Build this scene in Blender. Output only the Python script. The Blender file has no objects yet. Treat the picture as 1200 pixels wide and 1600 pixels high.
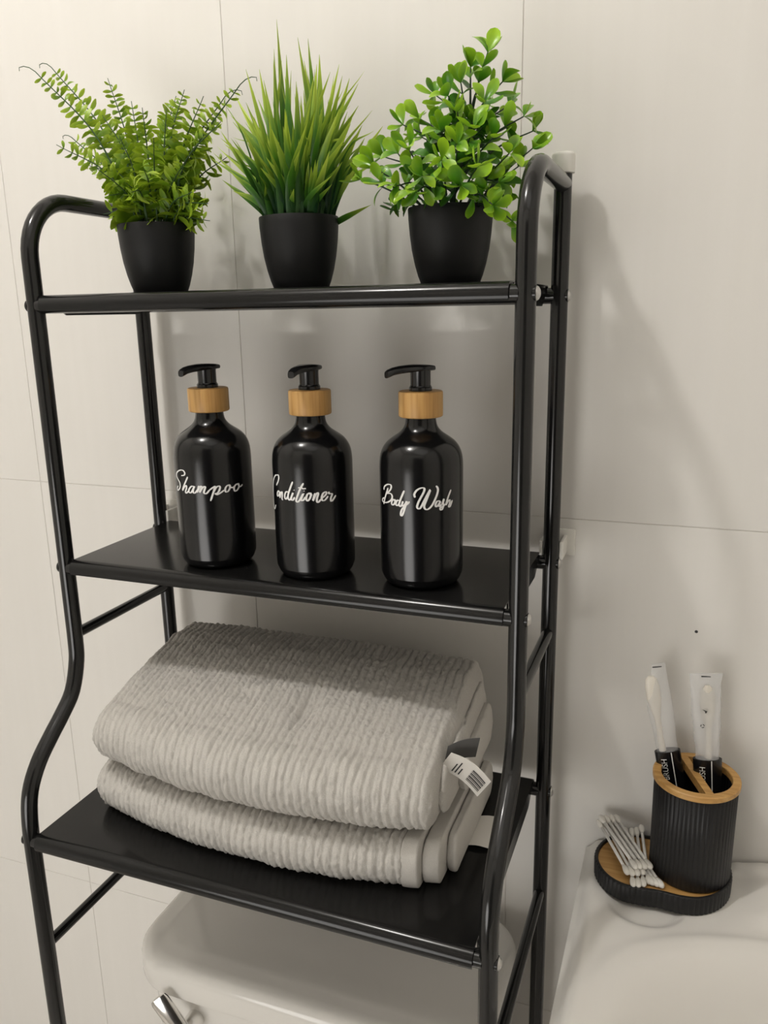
import bpy, bmesh, math, random
import numpy as np
from mathutils import Vector, Matrix, Euler

# ---------------------------------------------------------------- camera, world, lights, exposure
S = bpy.context.scene
COL = S.collection
Z0 = 1.0                       # all coordinates below count height from the bottom shelf tube, 1 m above the floor
cam_d = bpy.data.cameras.new('camera')
cam = bpy.data.objects.new('camera', cam_d)
COL.objects.link(cam)
cam.location = (0.3274, -0.7533, 0.4675 + Z0)
cam.rotation_euler = (1.3268, 0.0187, 0.3611)
cam_d.sensor_fit = 'VERTICAL'
cam_d.sensor_height = 24.0
cam_d.lens = 1262.9 / 1600 * 24.0
cam_d.clip_start = 0.01
S.camera = cam

world = bpy.data.worlds.new('world')
S.world = world
world.use_nodes = True
world.node_tree.nodes['Background'].inputs[0].default_value = (1.0, 0.95, 0.88, 1)
world.node_tree.nodes['Background'].inputs[1].default_value = 0.2

def lamp(name, kind, loc, energy, color, size):
    d = bpy.data.lights.new(name, kind)
    d.energy = energy
    d.color = color
    if kind == 'AREA':
        d.shape = 'DISK'
        d.size = size
    else:
        d.shadow_soft_size = size
    o = bpy.data.objects.new(name, d)
    o.location = (loc[0], loc[1], loc[2] + Z0)
    COL.objects.link(o)
    return o
lamp('ceiling_bulb', 'POINT', (-0.27, -0.68, 1.47), 17.2, (1.0, 0.975, 0.945), 0.035)
lamp('overhead_fill', 'AREA', (0.50, -1.15, 1.585), 1.5, (1.0, 0.98, 0.95), 0.9)  # added soft fill from overhead, not a known fixture of the room
fill_lamp = lamp('front_fill', 'AREA', (-0.38, -1.66, -0.30), 7.2, (1.0, 0.98, 0.955), 0.8)  # added fill lamp facing the back wall, no real doorway behind it
fill_lamp.rotation_euler = (math.pi / 2, 0, 0)

S.view_settings.view_transform = 'Standard'
S.view_settings.look = 'None'
S.view_settings.exposure = 0.08
S.view_settings.gamma = 1.0
S.view_settings.use_curve_mapping = False

# ---------------------------------------------------------------- materials
def nodes_of(name):
    m = bpy.data.materials.new(name)
    m.use_nodes = True
    nt = m.node_tree
    return m, nt, nt.nodes['Principled BSDF']

def srgb(r, g, b):
    f = lambda c: (c / 255 / 12.92) if c / 255 <= 0.04045 else ((c / 255 + 0.055) / 1.055) ** 2.4
    return (f(r), f(g), f(b), 1)

def simple(name, col, rough=0.5, metal=0.0, spec=0.5, coat=0.0, vary=0.0, scale=30, bump=0.0, bscale=200):
    m, nt, p = nodes_of(name)
    p.inputs['Base Color'].default_value = col
    p.inputs['Roughness'].default_value = rough
    p.inputs['Metallic'].default_value = metal
    p.inputs['Specular IOR Level'].default_value = spec
    p.inputs['Coat Weight'].default_value = coat
    p.inputs['Coat Roughness'].default_value = 0.08
    tc = nt.nodes.new('ShaderNodeTexCoord')
    if vary:
        n = nt.nodes.new('ShaderNodeTexNoise')
        n.inputs['Scale'].default_value = scale
        n.inputs['Detail'].default_value = 4
        nt.links.new(tc.outputs['Object'], n.inputs['Vector'])
        mx = nt.nodes.new('ShaderNodeMix')
        mx.data_type = 'RGBA'
        mx.inputs['A'].default_value = tuple(c * (1 - vary) for c in col[:3]) + (1,)
        mx.inputs['B'].default_value = tuple(min(1, c * (1 + vary)) for c in col[:3]) + (1,)
        nt.links.new(n.outputs['Fac'], mx.inputs['Factor'])
        nt.links.new(mx.outputs['Result'], p.inputs['Base Color'])
    if bump:
        n2 = nt.nodes.new('ShaderNodeTexNoise')
        n2.inputs['Scale'].default_value = bscale
        nt.links.new(tc.outputs['Object'], n2.inputs['Vector'])
        b = nt.nodes.new('ShaderNodeBump')
        b.inputs['Strength'].default_value = bump
        b.inputs['Distance'].default_value = 0.001
        nt.links.new(n2.outputs['Fac'], b.inputs['Height'])
        nt.links.new(b.outputs['Normal'], p.inputs['Normal'])
    return m

def wood(name, c1, c2, c3, along='Z', scale=260, rough=0.45):
    m, nt, p = nodes_of(name)
    tc = nt.nodes.new('ShaderNodeTexCoord')
    mp = nt.nodes.new('ShaderNodeMapping')
    s = [scale, scale, scale]
    s['XYZ'.index(along)] = scale * 0.04
    mp.inputs['Scale'].default_value = s
    n = nt.nodes.new('ShaderNodeTexNoise')
    n.inputs['Scale'].default_value = 1.0
    n.inputs['Detail'].default_value = 3
    r = nt.nodes.new('ShaderNodeValToRGB')
    r.color_ramp.elements[0].position = 0.3
    r.color_ramp.elements[0].color = c1
    r.color_ramp.elements[1].position = 0.72
    r.color_ramp.elements[1].color = c3
    e = r.color_ramp.elements.new(0.5)
    e.color = c2
    nt.links.new(tc.outputs['Object'], mp.inputs['Vector'])
    nt.links.new(mp.outputs['Vector'], n.inputs['Vector'])
    nt.links.new(n.outputs['Fac'], r.inputs['Fac'])
    nt.links.new(r.outputs['Color'], p.inputs['Base Color'])
    p.inputs['Roughness'].default_value = rough
    return m

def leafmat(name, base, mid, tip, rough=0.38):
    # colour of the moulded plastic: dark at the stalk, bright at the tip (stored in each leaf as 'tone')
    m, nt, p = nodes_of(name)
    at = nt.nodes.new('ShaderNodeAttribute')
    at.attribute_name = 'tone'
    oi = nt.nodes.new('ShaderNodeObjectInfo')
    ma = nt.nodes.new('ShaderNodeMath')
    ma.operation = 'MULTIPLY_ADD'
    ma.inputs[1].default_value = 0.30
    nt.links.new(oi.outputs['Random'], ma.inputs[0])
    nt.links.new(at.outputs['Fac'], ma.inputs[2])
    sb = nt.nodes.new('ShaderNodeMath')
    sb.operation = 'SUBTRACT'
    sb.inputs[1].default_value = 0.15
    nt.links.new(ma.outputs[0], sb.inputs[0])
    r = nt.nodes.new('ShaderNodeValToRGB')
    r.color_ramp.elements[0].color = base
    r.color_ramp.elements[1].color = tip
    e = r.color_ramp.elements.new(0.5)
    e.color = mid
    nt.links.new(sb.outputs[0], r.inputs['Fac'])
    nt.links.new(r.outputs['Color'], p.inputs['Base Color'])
    p.inputs['Roughness'].default_value = rough
    p.inputs['Subsurface Weight'].default_value = 0.0
    tr = nt.nodes.new('ShaderNodeBsdfTranslucent')
    nt.links.new(r.outputs['Color'], tr.inputs['Color'])
    mix = nt.nodes.new('ShaderNodeMixShader')
    mix.inputs[0].default_value = 0.22
    out = nt.nodes['Material Output']
    nt.links.new(p.outputs[0], mix.inputs[1])
    nt.links.new(tr.outputs[0], mix.inputs[2])
    nt.links.new(mix.outputs[0], out.inputs['Surface'])
    return m

def tile_material():
    m, nt, p = nodes_of('glazed_tile')
    tc = nt.nodes.new('ShaderNodeTexCoord')
    mp = nt.nodes.new('ShaderNodeMapping')
    mp.inputs['Scale'].default_value = (60, 60, 2.2)
    n = nt.nodes.new('ShaderNodeTexNoise')
    n.inputs['Scale'].default_value = 1.0
    n.inputs['Detail'].default_value = 4
    mx = nt.nodes.new('ShaderNodeMix')
    mx.data_type = 'RGBA'
    mx.inputs['A'].default_value = (0.77, 0.745, 0.70, 1)
    mx.inputs['B'].default_value = (0.81, 0.785, 0.745, 1)
    nt.links.new(tc.outputs['Object'], mp.inputs['Vector'])
    nt.links.new(mp.outputs['Vector'], n.inputs['Vector'])
    nt.links.new(n.outputs['Fac'], mx.inputs['Factor'])
    nt.links.new(mx.outputs['Result'], p.inputs['Base Color'])
    p.inputs['Roughness'].default_value = 0.38
    p.inputs['Specular IOR Level'].default_value = 0.35
    b = nt.nodes.new('ShaderNodeBump')
    b.inputs['Strength'].default_value = 0.06
    b.inputs['Distance'].default_value = 0.001
    nt.links.new(n.outputs['Fac'], b.inputs['Height'])
    nt.links.new(b.outputs['Normal'], p.inputs['Normal'])
    return m

def film_material(name, amount):
    m, nt, p = nodes_of(name)
    out = nt.nodes['Material Output']
    tr = nt.nodes.new('ShaderNodeBsdfTransparent')
    tr.inputs['Color'].default_value = (0.97, 0.97, 0.97, 1)
    p.inputs['Base Color'].default_value = (0.9, 0.9, 0.9, 1)
    p.inputs['Roughness'].default_value = 0.18
    n = nt.nodes.new('ShaderNodeTexNoise')
    n.inputs['Scale'].default_value = 160
    tc = nt.nodes.new('ShaderNodeTexCoord')
    nt.links.new(tc.outputs['Object'], n.inputs['Vector'])
    b = nt.nodes.new('ShaderNodeBump')
    b.inputs['Strength'].default_value = 0.35
    b.inputs['Distance'].default_value = 0.002
    nt.links.new(n.outputs['Fac'], b.inputs['Height'])
    nt.links.new(b.outputs['Normal'], p.inputs['Normal'])
    mix = nt.nodes.new('ShaderNodeMixShader')
    mix.inputs[0].default_value = amount
    nt.links.new(tr.outputs[0], mix.inputs[1])
    nt.links.new(p.outputs[0], mix.inputs[2])
    nt.links.new(mix.outputs[0], out.inputs['Surface'])
    return m

M = dict(
    tile=tile_material(),
    grout=simple('grout', (0.74, 0.70, 0.65, 1), 0.9),
    plaster=simple('plaster', (0.76, 0.74, 0.70, 1), 0.9, vary=0.02),
    reflection_dark=simple('dark_reflection_panel', (0.03, 0.026, 0.022, 1), 0.5, vary=0.2),  # for the added slab that darkens reflections
    floor=simple('floor_tile', (0.55, 0.52, 0.48, 1), 0.5, vary=0.05),
    black=simple('black_paint', (0.009, 0.009, 0.0088, 1), 0.15, spec=0.45),
    sheet=simple('black_sheet', (0.008, 0.0079, 0.0078, 1), 0.17, spec=0.3, bump=0.02, bscale=90),
    chrome=simple('chrome', (0.78, 0.77, 0.75, 1), 0.12, metal=1.0),
    zinc=simple('zinc', (0.55, 0.545, 0.53, 1), 0.3, metal=1.0),
    white_plastic=simple('white_plastic', (0.80, 0.78, 0.73, 1), 0.35),
    pot=simple('matte_black_plastic', (0.009, 0.0092, 0.0095, 1), 0.5, spec=0.3),
    soil=simple('dark_foam', (0.01, 0.014, 0.008, 1), 0.9),
    bottle=simple('satin_black_plastic', (0.004, 0.004, 0.0043, 1), 0.19, spec=0.42),
    pump=simple('black_pump_plastic', (0.008, 0.008, 0.0085, 1), 0.2),
    print=simple('white_print', (0.82, 0.81, 0.79, 1), 0.6),
    bamboo=wood('bamboo', (0.40, 0.20, 0.055, 1), (0.52, 0.29, 0.09, 1), (0.62, 0.38, 0.14, 1), 'Z'),
    bamboo_flat=wood('bamboo_flat', (0.42, 0.22, 0.06, 1), (0.52, 0.29, 0.09, 1), (0.60, 0.36, 0.13, 1), 'X', 300),
    ribbed=simple('ribbed_black', (0.010, 0.010, 0.011, 1), 0.42, spec=0.35),
    hole=simple('cup_inside', (0.006, 0.006, 0.006, 1), 0.6),
    terry=simple('terry_cotton', (0.57, 0.545, 0.505, 1), 1.0, spec=0.05, vary=0.16, scale=900, bump=0.6, bscale=1500),
    weave=simple('woven_hem', (0.57, 0.545, 0.505, 1), 0.95, spec=0.05, vary=0.1, scale=1400, bump=0.4, bscale=1800),
    tag=simple('white_tag', (0.74, 0.71, 0.66, 1), 0.7),
    tag_grey=simple('grey_tag', (0.10, 0.098, 0.095, 1), 0.5),
    ink=simple('black_ink', (0.02, 0.02, 0.022, 1), 0.5),
    ceramic=simple('glazed_ceramic', (0.80, 0.775, 0.73, 1), 0.12, spec=0.5),
    cotton=simple('cotton', (0.82, 0.79, 0.73, 1), 1.0, spec=0.1, bump=0.3, bscale=900),
    stick=simple('swab_stick', (0.84, 0.82, 0.78, 1), 0.6),
    brush=simple('brush_plastic', (0.80, 0.75, 0.66, 1), 0.4),
    film=film_material('clear_plastic_film', 0.24),
    film_milky=film_material('milky_plastic_film', 0.33),
    band=simple('black_film_print', (0.008, 0.008, 0.009, 1), 0.22),
    stem=simple('green_stem', (0.012, 0.035, 0.012, 1), 0.5),
    frond=simple('frond_stem', (0.03, 0.075, 0.018, 1), 0.5),
    fern=leafmat('fern_leaf', (0.012, 0.06, 0.006, 1), (0.16, 0.29, 0.012, 1), (0.42, 0.55, 0.035, 1)),
    grass=leafmat('grass_leaf', (0.006, 0.045, 0.010, 1), (0.07, 0.21, 0.015, 1), (0.50, 0.64, 0.07, 1), 0.42),
    box=leafmat('boxwood_leaf', (0.008, 0.055, 0.008, 1), (0.075, 0.25, 0.010, 1), (0.40, 0.64, 0.03, 1), 0.3),
)

# ---------------------------------------------------------------- mesh helpers
def base(o):
    v = Vector((0, 0, 0))
    while o is not None:
        v += o.location
        o = o.parent
    return v

def obj(name, vf, mat, parent=None, smooth=40, origin=(0, 0, 0)):
    """one mesh object; vertices are given in scene coordinates (height from the bottom shelf)"""
    V, F = vf
    V = np.asarray(V, float).reshape(-1, 3)
    me = bpy.data.meshes.new(name)
    if parent is None:
        off = np.array(origin)
    else:
        b = base(parent)
        off = np.array((b.x, b.y, b.z - Z0))
    me.from_pydata((V - off).tolist(), [], F)
    me.materials.append(M[mat] if isinstance(mat, str) else mat)
    if smooth:
        me.polygons.foreach_set('use_smooth', [True] * len(me.polygons))
        if smooth < 180:
            me.set_sharp_from_angle(angle=math.radians(smooth))
    me.update()
    o = bpy.data.objects.new(name, me)
    if parent is None:
        o.location = (origin[0], origin[1], origin[2] + Z0)
    else:
        o.parent = parent
    COL.objects.link(o)
    return o

def tag(o, label, cat, group=None):
    o['label'] = label
    o['category'] = cat
    if group:
        o['group'] = group
    return o

def thing(name, label, cat, loc, group=None):
    o = bpy.data.objects.new(name, None)
    o.empty_display_size = 0.02
    o.location = (loc[0], loc[1], loc[2] + Z0)
    COL.objects.link(o)
    return tag(o, label, cat, group)

def struct(name, vf, mat, smooth=0):
    o = obj(name, vf, mat, None, smooth)
    o['kind'] = 'structure'
    return o

def join(*parts):
    V, F = [], []
    for v, f in parts:
        n = len(V)
        V += [tuple(p) for p in v]
        F += [tuple(i + n for i in q) for q in f]
    return V, F

def box(x0, x1, y0, y1, z0, z1, bev=0.0, seg=2):
    bm = bmesh.new()
    bmesh.ops.create_cube(bm, size=1.0)
    for v in bm.verts:
        v.co = ((x0 + x1) / 2 + v.co.x * (x1 - x0), (y0 + y1) / 2 + v.co.y * (y1 - y0), (z0 + z1) / 2 + v.co.z * (z1 - z0))
    if bev:
        bmesh.ops.bevel(bm, geom=bm.edges[:] + bm.verts[:], offset=bev, segments=seg, profile=0.5, affect='EDGES')
    bm.verts.index_update()
    r = [tuple(v.co) for v in bm.verts], [tuple(v.index for v in f.verts) for f in bm.faces]
    bm.free()
    return r

def catmull(pts, n=6):
    P = [Vector(p) for p in pts]
    if len(P) < 3:
        return P
    P = [2 * P[0] - P[1]] + P + [2 * P[-1] - P[-2]]
    out = []
    for i in range(1, len(P) - 2):
        a, b, c, d = P[i - 1:i + 3]
        for k in range(n):
            t = k / n
            out.append(0.5 * (2 * b + (c - a) * t + (2 * a - 5 * b + 4 * c - d) * t * t + (3 * b - a - 3 * c + d) * t ** 3))
    out.append(P[-2])
    return out

def tube(pts, r, n=14, cap=True):
    P = [Vector(p) for p in pts]
    R = r if isinstance(r, (list, tuple)) else [r] * len(P)
    V, F = [], []
    t0 = (P[1] - P[0]).normalized()
    up = Vector((0, 0, 1)) if abs(t0.z) < 0.9 else Vector((1, 0, 0))
    u = t0.cross(up).normalized()
    for i, p in enumerate(P):
        t = (P[min(i + 1, len(P) - 1)] - P[max(i - 1, 0)]).normalized()
        u = (u - t * u.dot(t)).normalized()
        w = t.cross(u)
        for k in range(n):
            a = 2 * math.pi * k / n
            V.append(tuple(p + (u * math.cos(a) + w * math.sin(a)) * R[i]))
    for i in range(len(P) - 1):
        for k in range(n):
            a, b = i * n + k, i * n + (k + 1) % n
            F.append((a, b, b + n, a + n))
    if cap:
        F.append(tuple(reversed(range(n))))
        F.append(tuple(range((len(P) - 1) * n, len(P) * n)))
    return V, F

def lathe(prof, c, n=48, cap0=True, cap1=True, ripple=None):
    """prof: (radius, height) list from bottom to top, turned about the vertical through c"""
    V, F = [], []
    for j, (r, z) in enumerate(prof):
        for k in range(n):
            a = 2 * math.pi * k / n
            rr = r + (ripple(a, z) if ripple else 0)
            V.append((c[0] + rr * math.cos(a), c[1] + rr * math.sin(a), c[2] + z))
    for j in range(len(prof) - 1):
        for k in range(n):
            a, b = j * n + k, j * n + (k + 1) % n
            F.append((a, b, b + n, a + n))
    if cap0:
        F.append(tuple(reversed(range(n))))
    if cap1:
        F.append(tuple(range((len(prof) - 1) * n, len(prof) * n)))
    return V, F

def loft(rings, cap0=True, cap1=True):
    n = len(rings[0])
    V, F = [], []
    for r in rings:
        V += [tuple(p) for p in r]
    for j in range(len(rings) - 1):
        for k in range(n):
            a, b = j * n + k, j * n + (k + 1) % n
            F.append((a, b, b + n, a + n))
    if cap0:
        F.append(tuple(reversed(range(n))))
    if cap1:
        F.append(tuple(range((len(rings) - 1) * n, len(rings) * n)))
    return V, F

def extrude_x(prof, x0, x1):
    """closed (y, z) outline swept from x0 to x1"""
    return loft([[(x0, y, z) for y, z in prof], [(x1, y, z) for y, z in prof]])

def smooth_closed(pts, n=8):
    P = [np.array(p, float) for p in pts]
    out = []
    L = len(P)
    for i in range(L):
        a, b, c, d = P[i - 1], P[i], P[(i + 1) % L], P[(i + 2) % L]
        for k in range(n):
            t = k / n
            out.append(0.5 * (2 * b + (c - a) * t + (2 * a - 5 * b + 4 * c - d) * t * t + (3 * b - a - 3 * c + d) * t ** 3))
    return out

def offset_closed(pts, d):
    P = np.array(pts)
    t = np.roll(P, -1, 0) - np.roll(P, 1, 0)
    nrm = np.stack([t[:, 1], -t[:, 0]], 1)
    nrm /= np.linalg.norm(nrm, axis=1, keepdims=True)
    return P + nrm * d

# ---------------------------------------------------------------- data
SHAMPOO=[[[-1.929,0.3321],[-1.897,0.3323],[-1.865,0.3324],[-1.837,0.3326],[-1.815,0.3329],[-1.8,0.3333],[-1.79,0.3339],[-1.785,0.3345],[-1.785,0.3351],[-1.792,0.3356],[-1.806,0.3362],[-1.824,0.3367],[-1.846,0.337],[-1.874,0.3371],[-1.907,0.3371],[-1.944,0.3369],[-1.981,0.3366],[-2.019,0.3361],[-2.06,0.3355],[-2.101,0.3347],[-2.135,0.334],[-2.158,0.3332],[-2.173,0.3324],[-2.18,0.3316],[-2.18,0.3309],[-2.173,0.3302],[-2.157,0.3296],[-2.137,0.329],[-2.117,0.3284],[-2.095,0.3277],[-2.069,0.327],[-2.046,0.3263],[-2.03,0.3256],[-2.02,0.3248],[-2.015,0.324],[-2.014,0.3232],[-2.016,0.3225],[-2.024,0.3217],[-2.037,0.3209],[-2.053,0.3202],[-2.072,0.3195],[-2.096,0.319],[-2.126,0.3184],[-2.156,0.318],[-2.18,0.3179],[-2.192,0.3182],[-2.197,0.3188],[-2.195,0.3195],[-2.188,0.3201],[-2.176,0.3206],[-2.159,0.3211],[-2.14,0.3216],[-2.123,0.3221]],[[-1.695,0.3318],[-1.714,0.3307],[-1.735,0.3296],[-1.755,0.3285],[-1.776,0.3274],[-1.798,0.3262],[-1.822,0.325],[-1.845,0.3239],[-1.865,0.3228],[-1.885,0.3216],[-1.905,0.3204],[-1.918,0.3194],[-1.921,0.319],[-1.909,0.3194],[-1.885,0.3204],[-1.859,0.3216],[-1.835,0.3225],[-1.815,0.3231],[-1.794,0.3236],[-1.776,0.3238],[-1.764,0.3239],[-1.759,0.3235],[-1.759,0.3229],[-1.762,0.3221],[-1.767,0.3214],[-1.776,0.3206],[-1.79,0.3198],[-1.804,0.319],[-1.811,0.3184],[-1.81,0.3179],[-1.803,0.3174],[-1.793,0.3172],[-1.78,0.3172],[-1.762,0.3175],[-1.741,0.3181],[-1.718,0.3188],[-1.697,0.3195]],[[-1.524,0.3234],[-1.541,0.3236],[-1.557,0.3238],[-1.575,0.3239],[-1.593,0.3238],[-1.615,0.3233],[-1.64,0.3225],[-1.663,0.3217],[-1.68,0.3209],[-1.689,0.3202],[-1.693,0.3194],[-1.693,0.3188],[-1.687,0.3183],[-1.677,0.318],[-1.661,0.3178],[-1.643,0.3178],[-1.625,0.3181],[-1.607,0.3187],[-1.587,0.3197],[-1.568,0.3207],[-1.552,0.3216],[-1.537,0.3224],[-1.524,0.3232],[-1.515,0.3238],[-1.511,0.3239],[-1.518,0.3234],[-1.532,0.3225],[-1.547,0.3214],[-1.557,0.3205],[-1.561,0.3198],[-1.562,0.3191],[-1.559,0.3185],[-1.554,0.318],[-1.544,0.3179],[-1.53,0.3178],[-1.514,0.318],[-1.498,0.3183],[-1.482,0.3188],[-1.465,0.3195],[-1.447,0.3202],[-1.43,0.3209]],[[-1.39,0.3245],[-1.395,0.3238],[-1.399,0.3232],[-1.404,0.3225],[-1.411,0.3218],[-1.422,0.3209],[-1.436,0.3199],[-1.447,0.319],[-1.451,0.3187],[-1.443,0.3191],[-1.429,0.3201],[-1.411,0.3212],[-1.395,0.3221],[-1.381,0.3228],[-1.367,0.3234],[-1.353,0.3238],[-1.342,0.3241],[-1.333,0.3241],[-1.326,0.324],[-1.321,0.3237],[-1.319,0.3234],[-1.323,0.3229],[-1.33,0.3224],[-1.34,0.3217],[-1.349,0.3211],[-1.36,0.3204],[-1.374,0.3195],[-1.385,0.3188],[-1.386,0.3186],[-1.375,0.3191],[-1.354,0.3202],[-1.331,0.3213],[-1.311,0.3222],[-1.296,0.3228],[-1.281,0.3233],[-1.268,0.3236],[-1.257,0.3238],[-1.247,0.3238],[-1.237,0.3237],[-1.231,0.3235],[-1.228,0.3231],[-1.232,0.3225],[-1.241,0.3218],[-1.251,0.3211],[-1.258,0.3204],[-1.264,0.3198],[-1.269,0.3192],[-1.272,0.3186],[-1.269,0.3182],[-1.26,0.3178],[-1.245,0.3176],[-1.228,0.3175],[-1.209,0.3177],[-1.19,0.3182],[-1.168,0.319],[-1.146,0.3199],[-1.124,0.3207]],[[-1.124,0.3207],[-1.103,0.3212],[-1.081,0.3217],[-1.06,0.3222],[-1.041,0.3226],[-1.024,0.323],[-1.007,0.3233],[-0.992,0.3236],[-0.976,0.3239]],[[-0.976,0.3239],[-0.992,0.3225],[-1.007,0.3211],[-1.023,0.3196],[-1.04,0.3181],[-1.059,0.3164],[-1.079,0.3146],[-1.099,0.3128],[-1.12,0.311]],[[-1.036,0.3184],[-1.017,0.3195],[-0.999,0.3206],[-0.981,0.3217],[-0.963,0.3225],[-0.944,0.323],[-0.924,0.3234],[-0.906,0.3236],[-0.891,0.3237],[-0.88,0.3235],[-0.871,0.3232],[-0.866,0.3227],[-0.864,0.3222],[-0.868,0.3215],[-0.877,0.3207],[-0.888,0.3199],[-0.9,0.3191],[-0.915,0.3184],[-0.933,0.3176],[-0.951,0.317],[-0.964,0.3166],[-0.975,0.3167],[-0.983,0.317],[-0.988,0.3174],[-0.988,0.3176],[-0.983,0.3174],[-0.973,0.3169],[-0.96,0.3165],[-0.945,0.3163],[-0.931,0.3163],[-0.914,0.3166],[-0.896,0.3169],[-0.874,0.3173],[-0.848,0.3178],[-0.819,0.3184],[-0.789,0.3191],[-0.758,0.3197]],[[-0.631,0.3238],[-0.646,0.3236],[-0.661,0.3235],[-0.676,0.3233],[-0.69,0.323],[-0.704,0.3225],[-0.717,0.3219],[-0.728,0.3213],[-0.736,0.3207],[-0.739,0.32],[-0.739,0.3193],[-0.736,0.3186],[-0.731,0.3182],[-0.721,0.3179],[-0.708,0.3178],[-0.693,0.3178],[-0.679,0.318],[-0.664,0.3183],[-0.648,0.3189],[-0.633,0.3196],[-0.621,0.3202],[-0.613,0.3208],[-0.608,0.3214],[-0.605,0.3221],[-0.605,0.3226],[-0.61,0.3231],[-0.619,0.3235],[-0.628,0.3237],[-0.631,0.3238],[-0.627,0.3234],[-0.619,0.3228],[-0.608,0.3221],[-0.596,0.3216],[-0.585,0.3213],[-0.571,0.3211],[-0.557,0.3209],[-0.543,0.3209],[-0.527,0.321],[-0.511,0.3212],[-0.495,0.3215],[-0.479,0.3217]],[[-0.37,0.3235],[-0.39,0.3234],[-0.41,0.3233],[-0.428,0.3231],[-0.446,0.3228],[-0.462,0.3223],[-0.478,0.3217],[-0.491,0.321],[-0.498,0.3203],[-0.5,0.3196],[-0.496,0.3188],[-0.489,0.3181],[-0.48,0.3177],[-0.469,0.3174],[-0.454,0.3174],[-0.437,0.3175],[-0.42,0.3177],[-0.403,0.3181],[-0.383,0.3188],[-0.365,0.3195],[-0.352,0.3201],[-0.345,0.3208],[-0.343,0.3214],[-0.345,0.3219],[-0.347,0.3224],[-0.352,0.3228],[-0.36,0.3232],[-0.368,0.3235],[-0.37,0.3235],[-0.366,0.323],[-0.358,0.3223],[-0.348,0.3215],[-0.337,0.3209],[-0.326,0.3206],[-0.312,0.3205],[-0.298,0.3205],[-0.284,0.3206],[-0.27,0.3208],[-0.255,0.3211],[-0.239,0.3215],[-0.224,0.3219]]]
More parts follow.
